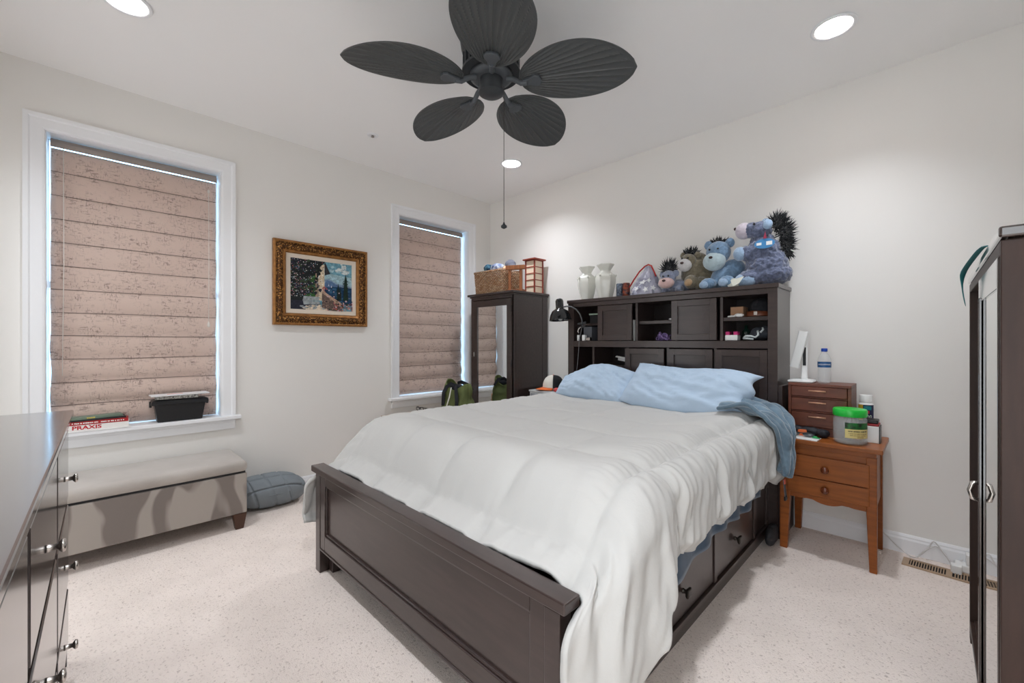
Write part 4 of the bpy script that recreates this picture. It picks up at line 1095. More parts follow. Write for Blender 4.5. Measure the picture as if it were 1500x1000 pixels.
# olive toy behind
t, h = plush('olive brown plush toy with pale face leaning behind the small grey blue one', (2.33,-0.12,HT),
   [((2.355,-0.115,1.66),(0.115,0.085,0.135)),((2.39,-0.11,1.61),(0.10,0.08,0.08)),((2.33,-0.10,1.76),(0.10,0.06,0.07))],
   [((2.315,-0.175,1.755),(0.058,0.05,0.056))],
   [((2.272,-0.165,1.805),(0.022,0.014,0.026)),((2.375,-0.165,1.795),(0.024,0.014,0.026))],
   [((2.35,-0.22,1.60),(0.045,0.05,0.05)),((2.41,-0.19,1.585),(0.045,0.05,0.05))],
   [((2.302,-0.207,1.728),(0.050,0.040,0.047))], M_f2, M_pale, [(2.290,-0.226,1.775),(2.330,-0.224,1.773)], (2.298,-0.249,1.738))
B().ball((2.352,-0.268,1.592),(0.028,0.012,0.026),None,14,10).build('paw_pad', fur('tan_pad',(170,142,110),0.05), t, smooth=True)
shag('hair_tuft', h, [((2.32,-0.15,1.825),(0.05,0.02,0.02),(0.2,0,0.4))], 90, 0.03, 6)
# sky blue toy
t, h = plush('sky blue plush toy with pale mint muzzle sitting against the biggest plush', (2.53,-0.18,HT),
   [((2.56,-0.15,1.61),(0.10,0.08,0.085)),((2.60,-0.13,1.66),(0.08,0.07,0.08))],
   [((2.525,-0.195,1.785),(0.078,0.068,0.078))],
   [((2.455,-0.175,1.848),(0.030,0.016,0.032)),((2.592,-0.175,1.845),(0.032,0.016,0.034))],
   [((2.475,-0.235,1.572),(0.05,0.055,0.042)),((2.60,-0.255,1.572),(0.05,0.055,0.042))],
   [((2.512,-0.232,1.722),(0.074,0.055,0.064))], M_f3, M_mint, [(2.492,-0.264,1.80),(2.545,-0.262,1.80)], (2.508,-0.288,1.742))
shag('hair_tuft', h, [((2.52,-0.165,1.86),(0.055,0.02,0.018),(0.1,0,0.4))], 110, 0.03, 7)
for c in ((2.462,-0.288,1.562),(2.592,-0.308,1.565)): B().ball(c,(0.03,0.014,0.026),None,14,10).build('paw_pad', M_f3b, t, smooth=True)
# biggest toy, sitting side on, face turned up towards the olive one
t = thing('plush_toy', 'biggest slate blue shaggy plush toy with black scruff perched at the headboard end', 'plush toy', (2.81,-0.19,HT), group='plush toys on the headboard')
blob('plush_body', [((2.815,-0.19,1.655),(0.120,0.10,0.125)),((2.800,-0.20,1.745),(0.098,0.085,0.10)),((2.79,-0.19,1.81),(0.07,0.065,0.07)),((2.84,-0.19,1.60),(0.115,0.10,0.07)),
    ((2.725,-0.235,1.745),(0.055,0.05,0.052)),((2.74,-0.255,1.585),(0.075,0.05,0.05))], M_f4, t, 0.007, 4, 0.009, 55)
h = blob('head', [((2.780,-0.21,1.885),(0.072,0.064,0.058)),((2.735,-0.215,1.895),(0.055,0.055,0.05))], M_f4, t, 0.005, 4, 0.004, 70)
blob('muzzle', [((2.692,-0.22,1.897),(0.052,0.055,0.053))], M_lav, h, 0.005, 4, 0.001, 80)
for e in (((2.838,-0.262,1.905),(0.028,0.016,0.032)),((2.80,-0.15,1.945),(0.028,0.016,0.028))): blob('ear', [e], M_f3b, h, 0.004, 3, 0.001, 80)
B().ball((2.765,-0.272,1.918), 0.007, None, 12, 8).build('eye', M_eye, h, smooth=True)
B().ball((2.645,-0.235,1.915), (0.009,0.014,0.010), None, 12, 8).build('nose', M_nose, h, smooth=True)
blob('arm_tip', [((2.678,-0.255,1.745),(0.040,0.042,0.046))], M_f3b, t, 0.005, 3, 0.001, 80)
blob('foot_tip', [((2.695,-0.265,1.572),(0.045,0.045,0.040)),((2.74,-0.28,1.568),(0.04,0.03,0.036))], M_f3b, t, 0.005, 3, 0.001, 80)
shag('back_scruff', t, [((2.872,-0.185,1.93),(0.030,0.03,0.032),(0.3,0,0.5)),((2.905,-0.175,1.86),(0.026,0.03,0.045),(0.6,0,0)),((2.915,-0.165,1.77),(0.020,0.03,0.055),(0.4,0,-0.5))], 190, 0.050, 8)
b = B()
n = 26
b.prism([(2.828+0.056*math.cos(2*math.pi*i/n), -0.296, 1.782+0.030*math.sin(2*math.pi*i/n)) for i in range(n)], (0.0,0.003,0))
tg = b.build('hang_tag', mat('blue_card', (74,142,196), 0.45), t)
B().box(2.785,2.812,-0.2975,-0.296,1.774,1.790).build('sticker', M_paper, tg); B().box(2.838,2.870,-0.2975,-0.296,1.770,1.793).build('sticker', M_paper, tg)
B().prism([(2.822,-0.300,1.812),(2.842,-0.300,1.812),(2.832,-0.297,1.856)], (0,0.004,0)).build('ribbon', mat('crimson_ribbon',(150,48,74),0.7), tg)
t = thing('paper_card', 'white folded card standing on the headboard before the blue plush toys', 'card', (2.68,-0.31,HT))
b = B(); b.prism([(2.635,-0.300,1.575),(2.725,-0.335,1.588),(2.70,-0.345,1.545),(2.66,-0.330,1.531)], (0.0,0.002,0.0)); b.build('front_leaf', mat('cream_card',(226,228,216),0.7), t)
b = B(); b.prism([(2.60,-0.285,1.585),(2.70,-0.29,1.590),(2.68,-0.297,1.532),(2.62,-0.295,1.532)], (0.0,0.002,0.0)); b.build('back_leaf', mat('ivory_card',(214,216,206),0.7), t)

# ---------------------------------------------------------------- in the bookcase cubbies
SZ = 1.186
t = thing('clip_lamp', 'black clip lamp with gooseneck hooked over the cubby shelf', 'lamp', (1.50,-0.33,1.30))
q = Matrix.Translation((1.322,-0.395,1.358)) @ Matrix.Rotation(R(-4),4,'Y')
sh = B().lathe([(0.094,0.0),(0.092,0.010),(0.084,0.045),(0.066,0.080),(0.040,0.098),(0.033,0.103),(0.033,0.165),(0.026,0.182),(0.012,0.188)], 36, q, False, True).build('lamp_shade', M_blackgl, t, smooth=True, solid=0.002)
B().lathe([(0.0345,0.105),(0.0345,0.112)],30,q,False,False).build('trim_band', M_pewter, sh, smooth=True)
B().ball(q @ Vector((0,0,0.035)), (0.028,0.028,0.034), None, 16, 10).build('bulb', M_white, sh, smooth=True)
g = [(1.350,-0.395,1.470),(1.385,-0.392,1.476),(1.425,-0.385,1.470),(1.470,-0.372,1.445),(1.500,-0.362,1.405),(1.512,-0.352,1.36),(1.512,-0.345,1.318)]
B().tube(g, 0.0065, 10).build('gooseneck', mat('grey_gooseneck',(96,98,100),0.4,metal=0.4), t, smooth=True)
b = B(); b.hexa([(1.470,-0.355,1.318),(1.545,-0.345,1.326),(1.545,-0.325,1.326),(1.470,-0.335,1.318),(1.470,-0.355,1.334),(1.545,-0.345,1.346),(1.545,-0.325,1.346),(1.470,-0.335,1.334)])
b.hexa([(1.475,-0.36,1.290),(1.54,-0.345,1.300),(1.54,-0.325,1.300),(1.475,-0.34,1.290),(1.475,-0.36,1.302),(1.54,-0.345,1.312),(1.54,-0.325,1.312),(1.475,-0.34,1.302)])
cl = b.build('clip', M_black, t, bevel=0.002)
B().tube([(1.50,-0.350,1.30),(1.482,-0.355,1.285),(1.474,-0.356,1.262),(1.484,-0.352,1.25)], 0.006, 8).build('clip_screw', M_chrome, cl, smooth=True)
B().tube([(1.512,-0.345,1.318),(1.498,-0.352,1.24),(1.480,-0.346,1.19),(1.472,-0.342,1.10),(1.458,-0.338,1.0),(1.446,-0.334,0.93),(1.44,-0.325,0.88)], 0.0028, 6).build('cord', mat('grey_cord',(120,120,122),0.5), t, smooth=True)
def boxthing(name, label, cat, x0, x1, y0, y1, z0, z1, m, part='box_body', bevel=0.004, group=None, rz=0.0):
    t = thing(name, label, cat, ((x0+x1)/2,(y0+y1)/2,z0), rz, group=group)
    hx, hy = (x1-x0)/2, (y1-y0)/2
    B().box(-hx,hx,-hy,hy,0,z1-z0).build(part, m, t, bevel=bevel, local=True); return t
M_spk = mat('grey_speaker_cloth', (96,98,104), 0.7, bump=0.4, bscale=500)
t = boxthing('small_speaker', 'grey box speaker on the shelf under the clip lamp', 'speaker', 1.462,1.545,-0.26,-0.16,SZ,1.305,M_spk,'speaker_body')
boxthing('adapter_block', 'white plug adapter in front of the grey speaker', 'adapter', 1.475,1.505,-0.302,-0.27,SZ,1.235,M_white)
boxthing('remote_holder', 'small silver box beside the white plug adapter', 'box', 1.515,1.555,-0.302,-0.272,SZ,1.215,M_chrome)
boxthing('charger', 'small white charger in front of the cubby edge', 'charger', 1.432,1.452,-0.312,-0.29,SZ,1.235,M_white)
for k, (m_, lb) in enumerate(((mat('pale_green_cover',(176,198,176),0.6),'pale green book lying on top of the black ones'),(M_black,'black book lying in the upper cubby above the speaker'))):
    z0 = 1.3325+(0.072 if k == 0 else 0.0)
    boxthing('book', lb, 'book', 1.49+0.01*k,1.655,-0.22,-0.06,z0,z0+(0.012 if k == 0 else 0.07),m_,'cover',0.002,group='books in the headboard')
t = thing('paper_sheets', 'loose white sheets leaning beside the panelled sliding door', 'paper', (1.956,-0.28,SZ))
B().hexa([(1.950,-0.30,SZ),(1.9525,-0.30,SZ),(1.9525,-0.12,SZ),(1.950,-0.12,SZ),(1.935+0.013,-0.30,1.345),(1.9505,-0.30,1.345),(1.9505,-0.12,1.345),(1.948,-0.12,1.345)]).build('sheets', M_paper, t)
M_purp = mat('purple_ribbon', (84,66,112), 0.7, rgb2=(150,126,180), vscale=40)
t = thing('purple_bow', 'crumpled purple ribbon bow in the middle cubby', 'ribbon', (2.16,-0.26,SZ))
b = B(); random.seed(9)
for k in range(22):
    a = random.random()*2*math.pi; r_ = random.uniform(.018,.032); c = (2.165+random.uniform(-.055,.055), -0.255+random.uniform(-.03,.03), SZ+r_*0.6+random.uniform(0,.022))
    ax = Vector((math.cos(a), math.sin(a), random.uniform(-.5,.5))).normalized(); up = ax.orthogonal().normalized(); s_ = ax.cross(up)
    b.tube([Vector(c)+ (up*math.cos(x)*r_*0.7+s_*math.sin(x)*r_)*0.8 for x in [2*math.pi*i/12 for i in range(11)]], 0.0045, 5)
bmesh.ops.translate(b.bm, verts=b.bm.verts, vec=(0,0,0.004)); b.build('loops', M_purp, t, smooth=True)
t = thing('crumpled_tissue', 'scrap of white tissue on the middle cubby shelf', 'tissue', (2.235,-0.25,1.3345))
blob('tissue_body', [((2.225,-0.25,1.342),(0.022,0.015,0.008)),((2.245,-0.25,1.345),(0.012,0.012,0.010))], M_paper, t, 0.003, 2, 0.003, 120)
S3 = 1.3365
boxthing('cardboard_box', 'small brown cardboard box on the top cubby shelf', 'box', 2.622,2.700,-0.26,-0.16,S3,1.405,mat('kraft_card',(160,124,96),0.8))
t = thing('crumpled_tissue', 'white tissue lying before the small brown cardboard box', 'tissue', (2.65,-0.28,S3))
blob('tissue_body', [((2.635,-0.275,S3+0.006),(0.028,0.012,0.007)),((2.68,-0.278,S3+0.012),(0.03,0.012,0.012))], M_paper, t, 0.003, 2, 0.003, 120)
t = thing('felt_hat', 'black felt hat with brown leather band on the top cubby shelf', 'hat', (2.785,-0.18,S3))
hb2 = blob('crown', [((2.785,-0.18,1.40),(0.068,0.09,0.06)),((2.79,-0.18,1.385),(0.068,0.10,0.05))], mat('black_felt',(24,25,30),0.9), t, 0.005, 4, 0.001, 40)
B().lathe([(0.074,1.340-S3),(0.075,1.345-S3),(0.072,1.372-S3),(0.069,1.372-S3)], 32, Matrix.Translation((2.775,-0.205,S3)), False, False).build('hat_band', mat('brown_leather',(104,54,32),0.35), t, smooth=True)
B().box(2.765,2.785,-0.283,-0.277,1.345,1.368).build('buckle', M_chrome, t, bevel=0.001)
t = boxthing('gift_box', 'white and magenta box in the lower cubby by the grey cloth', 'box', 2.598,2.672,-0.29,-0.22,SZ,1.222,M_white)
B().box(-0.036,-0.012,-0.025,0.025,0.0362,0.058).build('magenta_label', mat('magenta_card',(190,40,110),0.5), t, local=True); B().box(0.012,0.036,-0.025,0.025,0.0362,0.058).build('magenta_label', bpy.data.materials['magenta_card'], t, local=True)
t = thing('dark_bottle', 'dark green bottle behind the white and magenta box', 'bottle', (2.70,-0.20,SZ))
B().lathe([(0.022,0),(0.024,0.004),(0.024,0.06),(0.010,0.075),(0.010,0.1)], 20).build('glass_body', mat('dark_green_glass',(16,42,34),0.1,coat=0.5), t, smooth=True, local=True)
t = thing('grey_cloth', 'folded charcoal cloth with pale strings in the lower cubby', 'cloth', (2.775,-0.20,SZ))
blob('cloth_body', [((2.785,-0.18,SZ+0.045),(0.066,0.08,0.042)),((2.745,-0.20,SZ+0.024),(0.05,0.07,0.022)),((2.81,-0.16,SZ+0.065),(0.04,0.07,0.03))], mat('charcoal_jersey',(66,70,78),0.95), t, 0.005, 4, 0.006, 30)
b = B(); b.tube([(2.705,-0.275,SZ+0.016),(2.72,-0.285,SZ+0.028),(2.75,-0.285,SZ+0.028),(2.775,-0.282,SZ+0.020),(2.79,-0.28,SZ+0.035),(2.785,-0.272,SZ+0.062)], 0.006, 8)
b.tube([(2.705,-0.28,SZ+0.012),(2.73,-0.288,SZ+0.012),(2.765,-0.286,SZ+0.008)], 0.006, 8); b.tube([(2.80,-0.275,SZ+0.05),(2.815,-0.27,SZ+0.068),(2.81,-0.262,SZ+0.08)], 0.006, 8)
b.build('drawstring', mat('pale_cord',(190,198,198),0.8), t, smooth=True)
t = thing('magazine_roll', 'curled white magazine in the open cubby above the pillow', 'magazine', (1.83,-0.24,0.994))
def mg(u, v): a = -0.5+u*3.0; return Vector((1.85-0.09*(v-0.5)*2+0.0, -0.25+0.022*math.cos(a)+0.05*(v-.5), 1.021+0.024*math.sin(a)+0.02*v))
B().grid(mg, 20, 8).build('leaves', M_paper, t, smooth=True, solid=0.004)
# ---------------------------------------------------------------- on the window sill
SL = 0.655
def bars(n, size, seed):
    """an unreadable line of print: n small blocks in groups, centred on 0"""
    rnd = random.Random(seed); x = 0; out = []
    for i in range(n):
        w_ = size*rnd.uniform(.3,.6); out.append((x, x+w_, -size*rnd.uniform(.28,.4), size*rnd.uniform(.28,.4))); x += w_+size*(0.15 if rnd.random() > .25 else 0.5)
    return [(a-x/2, b_-x/2, c, d) for a, b_, c, d in out]
def book(label, loc, rz, w_, d_, h_, cover, spine_txt=None, txt_mat=None, txt_size=0.02, part2=None, ty=0.0, tilt=0.0):
    """book lying flat; spine faces +x of its own frame; w_ along y, d_ along x"""
    t = thing('book', label, 'book', loc, rz, group='books on the window sill')
    t.rotation_euler = (R(tilt), 0, rz); WM[t] = Matrix.Translation(loc) @ Matrix.Rotation(rz,4,'Z') @ Matrix.Rotation(R(tilt),4,'X')
    b = B(); c = min(0.0022, h_*0.2)
    b.box(-d_,0,-w_/2,w_/2,0,c).box(-d_,0,-w_/2,w_/2,h_-c,h_).box(-c,0,-w_/2,w_/2,c,h_-c)
    cv = b.build('cover', cover, t, local=True)
    B().box(-d_+0.003,-c,-w_/2+0.003,w_/2-0.003,c,h_-c).build('pages', M_paper, t, local=True)
    for txt, yy, sz, m_ in (spine_txt or []):
        mx = WM[t] @ basis((0.0004, yy, h_/2), Vector((0,1,0)), Vector((0,0,1)), Vector((1,0,0)))
        if isinstance(txt, int):
            b = B()
            for a, e_, c, d in bars(txt, sz, txt): b.box(a, e_, c, d, 0, 0.0003, mx)
            b.build('spine_print', m_, cv)
        else: text_mesh('spine_lettering', txt, m_, cv, mx, sz, 0.0002, 1.3, bold=0.0009)
    return t
M_rtxt = mat('red_lettering', (186,30,44), 0.5); M_wtxt = mat('white_lettering', (240,238,234), 0.5); M_ytxt = mat('yellow_lettering', (214,190,70), 0.5)
M_cwhite = mat('white_book_cover', (232,228,224), 0.45); M_cred = mat('red_book_cover', (164,30,34), 0.45); M_cgreen = mat('grey_green_book_cover', (110,128,112), 0.45); M_cdark = mat('dark_book_cover', (44,42,44), 0.45)
t = thing('paper_stack', 'white sheets of paper lying under the books on the sill', 'paper', (-0.03,-3.16,SL))
B().box(-0.045,0.085,-0.19,0.125,0.0004,0.0035).build('sheets', M_paper, t, local=True)
z = SL+0.004
book('white book with red spine lettering, lowest of the pile on the sill', (0.030,-3.180,z), R(-4), 0.27, 0.105, 0.030, M_cwhite, [('PRAXIS', -0.048, 0.030, M_rtxt)])
book('red book with small white spine print, second in the pile on the sill', (0.024,-3.180,z+0.031), R(-3), 0.265, 0.10, 0.020, M_cred, [(15, -0.055, 0.010, M_wtxt), (14, 0.065, 0.010, M_wtxt)])
book('thin dark book lying on the red one in the sill pile', (0.018,-3.182,z+0.052), R(3), 0.25, 0.095, 0.009, M_cdark)
book('grey green book with yellow spine print, topmost of the sill pile', (0.014,-3.190,z+0.062), R(7), 0.24, 0.085, 0.013, M_cgreen, [(6, -0.02, 0.010, M_ytxt)])
# black lidded box and packets
t = thing('file_box', 'black plastic box with lid standing on the sill under the shade', 'storage box', (-0.022,-2.79,SL+0.001))
def taper(z, y, x0, x1): return [(x0,-y,z),(x1,-y,z),(x1,y,z),(x0,y,z)]
B().rings([taper(0,0.117,-0.045,0.045), taper(0.105,0.132,-0.05,0.055), taper(0.118,0.134,-0.05,0.057)]).build('bin_body', M_black, t, bevel=0.004, local=True)
B().rings([taper(0.112,0.150,-0.052,0.064), taper(0.128,0.150,-0.052,0.064), taper(0.142,0.143,-0.05,0.058), taper(0.146,0.12,-0.05,0.05)]).build('lid', M_black, t, bevel=0.003, local=True)
b = B()
for s in (-1, 1): b.box(-0.02, 0.02, s*0.150-0.006, s*0.150+0.006, 0.098, 0.135)
b.build('latch', M_black, t, bevel=0.002, local=True)
M_pack = mat('printed_white_packet', (222,220,214), 0.5, rgb2=(226,226,230), vscale=20)
t = thing('packet', 'white printed packet lying on the black box', 'packet', (-0.02,-2.80,SL+0.150), R(-3))
B().box(-0.03,0.066,-0.118,0.105,0,0.020).build('packet_body', mat('speckled_packet',(196,196,188),0.5,rgb2=(70,66,64),vscale=90), t, bevel=0.003, local=True)
t = thing('magazine', 'white magazine with orange stripe on top of the black box', 'magazine', (-0.018,-2.79,SL+0.172), R(2))
cvr = B().box(-0.035,0.078,-0.155,0.150,0,0.008).build('cover', M_pack, t, bevel=0.002, local=True)
B().box(0.02,0.035,-0.07,0.01,0.0078,0.0088).build('orange_stripe', mat('orange_ink',(216,104,60),0.5), t, local=True)

# grey quilted cushion on the floor at the end of the ottoman
M_cush = mat('slate_grey_quilt', (132,139,144), 0.9, spec=0.1, bump=0.15, bscale=200)
t = thing('floor_cushion', 'slate grey quilted round cushion on the carpet beside the ottoman', 'cushion', (0.165,-2.300,0))
def cush(u, v):
    a = 2*math.pi*u; ph = math.pi*(v-0.5)
    cx_, cy_, cz_ = math.cos(ph)*math.cos(a), math.cos(ph)*math.sin(a), math.sin(ph)
    sq = 0.75
    e = lambda c: math.copysign(abs(c)**sq, c)
    r_ = 1.0
    x, y, z = 0.150*e(cx_), 0.235*e(cy_), 0.112*math.copysign(abs(cz_)**0.9, cz_)
    q = (1-gs(math.sin(y/0.11*math.pi+0.4),0.16)) * (1-gs(math.sin((x-0.9*z)/0.13*math.pi+0.9),0.16))
    k = 1 + 0.075*(q-1)
    return Vector((x*k, y*k - 0.03*(z/0.1), 0.113+z*k))
B().grid(cush, 180, 110).build('cushion_cover', M_cush, t, smooth=True, local=True)
b = B()
b.tube([(0.150*math.cos(a)*1.0, 0.233*math.sin(a)-0.0, 0.113) for a in [2*math.pi*i/40 for i in range(41)]], 0.004, 6); b.build('piping', M_cush, t, smooth=True, local=True)

# ---------------------------------------------------------------- between the bed and the window wall
M_bench = mat('pale_bench_wood', (176,160,144), 0.5, var=0.1, vscale=6)
t = thing('low_bench', 'low pale bench behind the bed under the second window, holding the tote bag', 'bench', (0.46,-0.98,0))
B().box(-0.36,0.36,-0.42,0.38,0.50,0.525).build('bench_top', M_bench, t, bevel=0.004, local=True)
for sx in (-0.32,0.32):
    for sy in (-0.38,0.34): B().box(sx-0.02,sx+0.02,sy-0.02,sy+0.02,0,0.50).build('leg', M_bench, t, bevel=0.003, local=True)
BZ = 0.526
M_tote = mat('olive_canvas', (96,106,62), 0.85, var=0.18, vscale=10, bump=0.2, bscale=300); M_strap = mat('black_webbing', (24,26,34), 0.7)
t = thing('tote_bag', 'olive green canvas tote bag with black straps on the bench by the second window', 'bag', (0.44,-0.80,BZ))
def tote(u, v):
    a = 2*math.pi*u; c, s = math.cos(a), math.sin(a)
    e = lambda k: math.copysign(abs(k)**0.6, k)
    w_ = lerp(0.185, 0.145, v); d_ = lerp(0.105, 0.055, v)
    z = 0.255*v + (0.045*abs(c)*(1.0 if c < 0 else 0.3) - 0.05*(1-abs(c)))*v
    n = 0.016*frac((c*2, s*2, v*3))*1.2
    return Vector(((w_+n)*e(c)*0.94, (d_+n)*e(s), z+0.002))
B().grid(tote, 64, 20).build('bag_body', M_tote, t, smooth=True, local=True, solid=0.004)
b = B(); b.rings([[tote(i/32, 0.92)*0.98 for i in range(32)]], True, False) if False else None
b.ball((-0.01,0,0.222),(0.115,0.045,0.035),None,20,10); b.build('dark_lining', M_strap, t, smooth=True, local=True)
def strap(pts, w_, par, m_=None, nm='strap'):
    b = B(); pts = [Vector(p) for p in pts]; L_, R_ = [], []
    rr = []
    for i, p in enumerate(pts):
        t_ = (pts[min(i+1,len(pts)-1)]-pts[max(i-1,0)]).normalized(); sd = t_.cross(Vector((0.35,-0.93,0.1))).normalized(); n_ = t_.cross(sd)
        rr.append([p+sd*w_/2+n_*0.002, p-sd*w_/2+n_*0.002, p-sd*w_/2-n_*0.002, p+sd*w_/2-n_*0.002])
    return b.rings(rr).build(nm, m_ or M_strap, par, local=True)
strap([(-0.10,-0.100,0.06),(-0.095,-0.098,0.18),(-0.075,-0.075,0.235),(-0.03,-0.06,0.262),(0.03,-0.055,0.250),(0.07,-0.08,0.21),(0.105,-0.10,0.12),(0.105,-0.104,0.03)], 0.034, t)
strap([(-0.10,0.085,0.20),(-0.07,0.06,0.262),(0.0,0.04,0.275),(0.07,0.05,0.255),(0.10,0.085,0.20)], 0.034, t)
strap([(0.05,-0.118,0.24),(0.03,-0.125,0.15),(-0.01,-0.120,0.08),(-0.04,-0.115,0.02)], 0.010, t, M_paper, 'zip_edge')
t = thing('wooden_peg', 'small beige wooden handle standing beside the green tote bag', 'handle', (0.225,-0.80,BZ))
B().lathe([(0.014,0),(0.016,0.02),(0.015,0.06),(0.017,0.085),(0.012,0.098)], 16).build('peg_body', mat('beige_peg_wood',(206,164,126),0.5), t, smooth=True, local=True)
t = thing('eyeglasses', 'dark framed eyeglasses lying on the bench near the tote bag', 'glasses', (0.14,-1.02,BZ))
b = B()
for s in (-0.034, 0.034): b.tube([(s+0.026*math.cos(a), 0.0, 0.020+0.018*math.sin(a)) for a in [2*math.pi*i/18 for i in range(19)]], 0.0035, 6)
b.tube([(-0.010,0,0.024),(0,0,0.028),(0.010,0,0.024)], 0.003, 6)
for s in (-0.06, 0.06): b.tube([(s,0,0.026),(s,0.06,0.022),(s*0.95,0.12,0.006)], 0.0028, 6)
b.build('frame', M_black, t, smooth=True, local=True)

# ---------------------------------------------------------------- storage bin, cap and bottle beside the headboard
M_clear = mat('frosted_plastic', (206,208,210), 0.35, spec=0.5)
t = thing('storage_bin', 'pale grey plastic drawer tower between the mirrored cabinet and the bed', 'storage drawers', (1.105,-0.20,0))
b = B().box(-0.165,0.165,-0.165,0.165,0.0,0.722); b.build('tower_frame', M_clear, t, bevel=0.006, local=True)
B().box(-0.172,0.172,-0.172,0.172,0.722,0.738).build('tower_top', mat('light_grey_plastic',(196,198,200),0.4), t, bevel=0.005, local=True)
for k in range(3):
    d = B().box(-0.15,0.15,-0.172,-0.16,0.03+0.232*k,0.245+0.232*k).build('drawer', mat('smoky_drawer_front',(150,154,160),0.25), t, bevel=0.004, local=True)
    B().box(-0.05,0.05,-0.18,-0.172,0.20+0.232*k,0.215+0.232*k).build('handle', M_clear, d, bevel=0.003, local=True)
cp = thing('baseball_cap', 'white baseball cap with orange brim and black back on the drawer tower', 'cap', (1.115,-0.235,0.739), R(243))
M_cw = mat('white_cap_twill', (226,222,212), 0.85, bump=0.15, bscale=500); M_co = mat('orange_cap_twill', (224,112,56), 0.8, bump=0.15, bscale=500); M_cb = mat('black_cap_twill', (30,30,34), 0.85, bump=0.15, bscale=500)
def crown(u, v, a0, a1):
    a = lerp(a0, a1, u); r_ = math.cos(v*math.pi/2)**0.75
    return Vector((0.098*r_*math.cos(a), 0.084*r_*math.sin(a), 0.022+0.112*math.sin(v*math.pi/2)**0.9))
B().grid(lambda u, v: crown(u, v, -1.15, 1.15), 30, 16).build('front_panel', M_cw, cp, smooth=True, local=True, solid=0.003)
B().grid(lambda u, v: crown(u, v, 1.15, 2*math.pi-1.15), 40, 16).build('back_panel', M_cb, cp, smooth=True, local=True, solid=0.003)
def brim(u, v):
    a = lerp(-1.2, 1.2, u); r_ = 1.0+0.78*v*(math.cos(a*0.95))**0.6
    x = 0.096*math.cos(a)*r_ + 0.0; y = 0.083*math.sin(a)*(1+0.05*v)
    return Vector((x, y, 0.026-0.012*v - 1.5*y*y*v+0.0))
B().grid(brim, 30, 10).build('brim', M_co, cp, smooth=True, local=True, solid=0.004)
B().ball((0,0,0.135),(0.008,0.008,0.005),None,12,8).build('button', M_co, cp, smooth=True, local=True)
t = thing('lotion_bottle', 'lime green bottle with dark green cap beside the headboard post', 'bottle', (1.255,-0.13,0.739))
B().lathe([(0.026,0),(0.030,0.005),(0.030,0.125),(0.022,0.142)], 24).build('bottle_body', mat('lime_plastic',(166,204,60),0.35), t, smooth=True, local=True, angle=50)
B().lathe([(0.020,0.142),(0.020,0.178),(0.017,0.182)], 20).build('bottle_cap', mat('dark_green_plastic',(24,112,72),0.35), t, smooth=True, local=True, angle=50)
B().box(-0.016,0.016,-0.0315,-0.029,0.07,0.105).build('label', M_paper, t, local=True)
t = thing('red_pouch', 'small coral red pouch tucked by the corner of the smaller pillow', 'pouch', (1.30,-0.42,0.745))
blob('pouch_body', [((1.300,-0.42,0.768),(0.028,0.024,0.020)),((1.315,-0.40,0.775),(0.02,0.02,0.016))], mat('coral_red_cloth',(206,76,76),0.7), t, 0.005, 3, 0.003, 40)

# ---------------------------------------------------------------- on the nightstand and its little chest
CT = 0.9345
M_ledw = mat('glossy_white_plastic', (240,241,240), 0.25, coat=0.3)
t = thing('desk_lamp', 'white folding desk lamp on the small chest', 'lamp', (2.995,-0.155,CT))
def rrect(cx_, cy_, hx, hy, r_, z, n=5):
    o_ = []
    for k, (sx, sy) in enumerate(((1,1),(-1,1),(-1,-1),(1,-1))):
        for i in range(n+1):
            a = math.pi/2*(k+i/n); o_.append((cx_+sx*(hx-r_)+r_*math.cos(a), cy_+sy*(hy-r_)+r_*math.sin(a), z))
    return o_
B().rings([rrect(0,0,0.062,0.062,0.02,0.0), rrect(0,0,0.066,0.066,0.02,0.004), rrect(0,0,0.064,0.064,0.02,0.012), rrect(0,0,0.045,0.045,0.02,0.018)]).build('base', M_ledw, t, smooth=True, local=True, angle=50)
st = B().rings([rrect(0.012,0.005,0.018,0.010,0.008,0.015), rrect(0.012,0.005,0.016,0.009,0.008,0.05), rrect(0.017,0.005,0.016,0.009,0.008,0.30)]).build('stem', M_ledw, t, smooth=True, local=True, angle=50)
B().box(0.006,0.022,-0.0065,-0.0045,0.10,0.21).build('control_strip', M_black, t, local=True)
q = Matrix.Translation((0.014,-0.024,0.305)) @ Matrix.Rotation(R(12.5),4,'Y')
B().rings([[q @ Vector(p) for p in rrect(0,0,0.025,0.010,0.008,z)] for z in (-0.222,-0.22,-0.002,0.0)]).build('lamp_head', M_ledw, t, smooth=True, local=True, angle=50)
b = B(); b.cyl((0.0,-0.02,0.296),(0.034,-0.02,0.296),0.009,seg=14); b.build('hinge', M_ledw, t, smooth=True, local=True)
t = thing('water_bottle', 'clear water bottle with blue cap and label on the small chest', 'bottle', (3.108,-0.165,CT))
prof = [(0.026,0.001),(0.032,0.006)]
for k in range(9): prof += [(0.0325,0.012+0.0085*k),(0.0305,0.016+0.0085*k)]
prof += [(0.0325,0.092),(0.0325,0.128),(0.031,0.145),(0.023,0.165),(0.0125,0.180),(0.0125,0.190)]
B().lathe(prof, 28, None, True, True).build('bottle_body', M_pet, t, smooth=True, local=True)
B().lathe([(0.0345,0.180-0.186+0.19),(0.0345,0.0)], 4) if False else None
B().lathe([(0.0150,0.186),(0.0155,0.188),(0.0155,0.203),(0.0145,0.205)], 20).build('cap', mat('blue_bottle_cap',(16,66,170),0.35), t, smooth=True, local=True, angle=50)
lb = B().lathe([(0.0332,0.094),(0.0332,0.126)], 32, None, False, False).build('label', mat('blue_bottle_label',(22,84,140),0.4), t, smooth=True, local=True)
cam_dir = Vector((0.149,-0.989,0))
side = Vector((0.989,0.149,0))
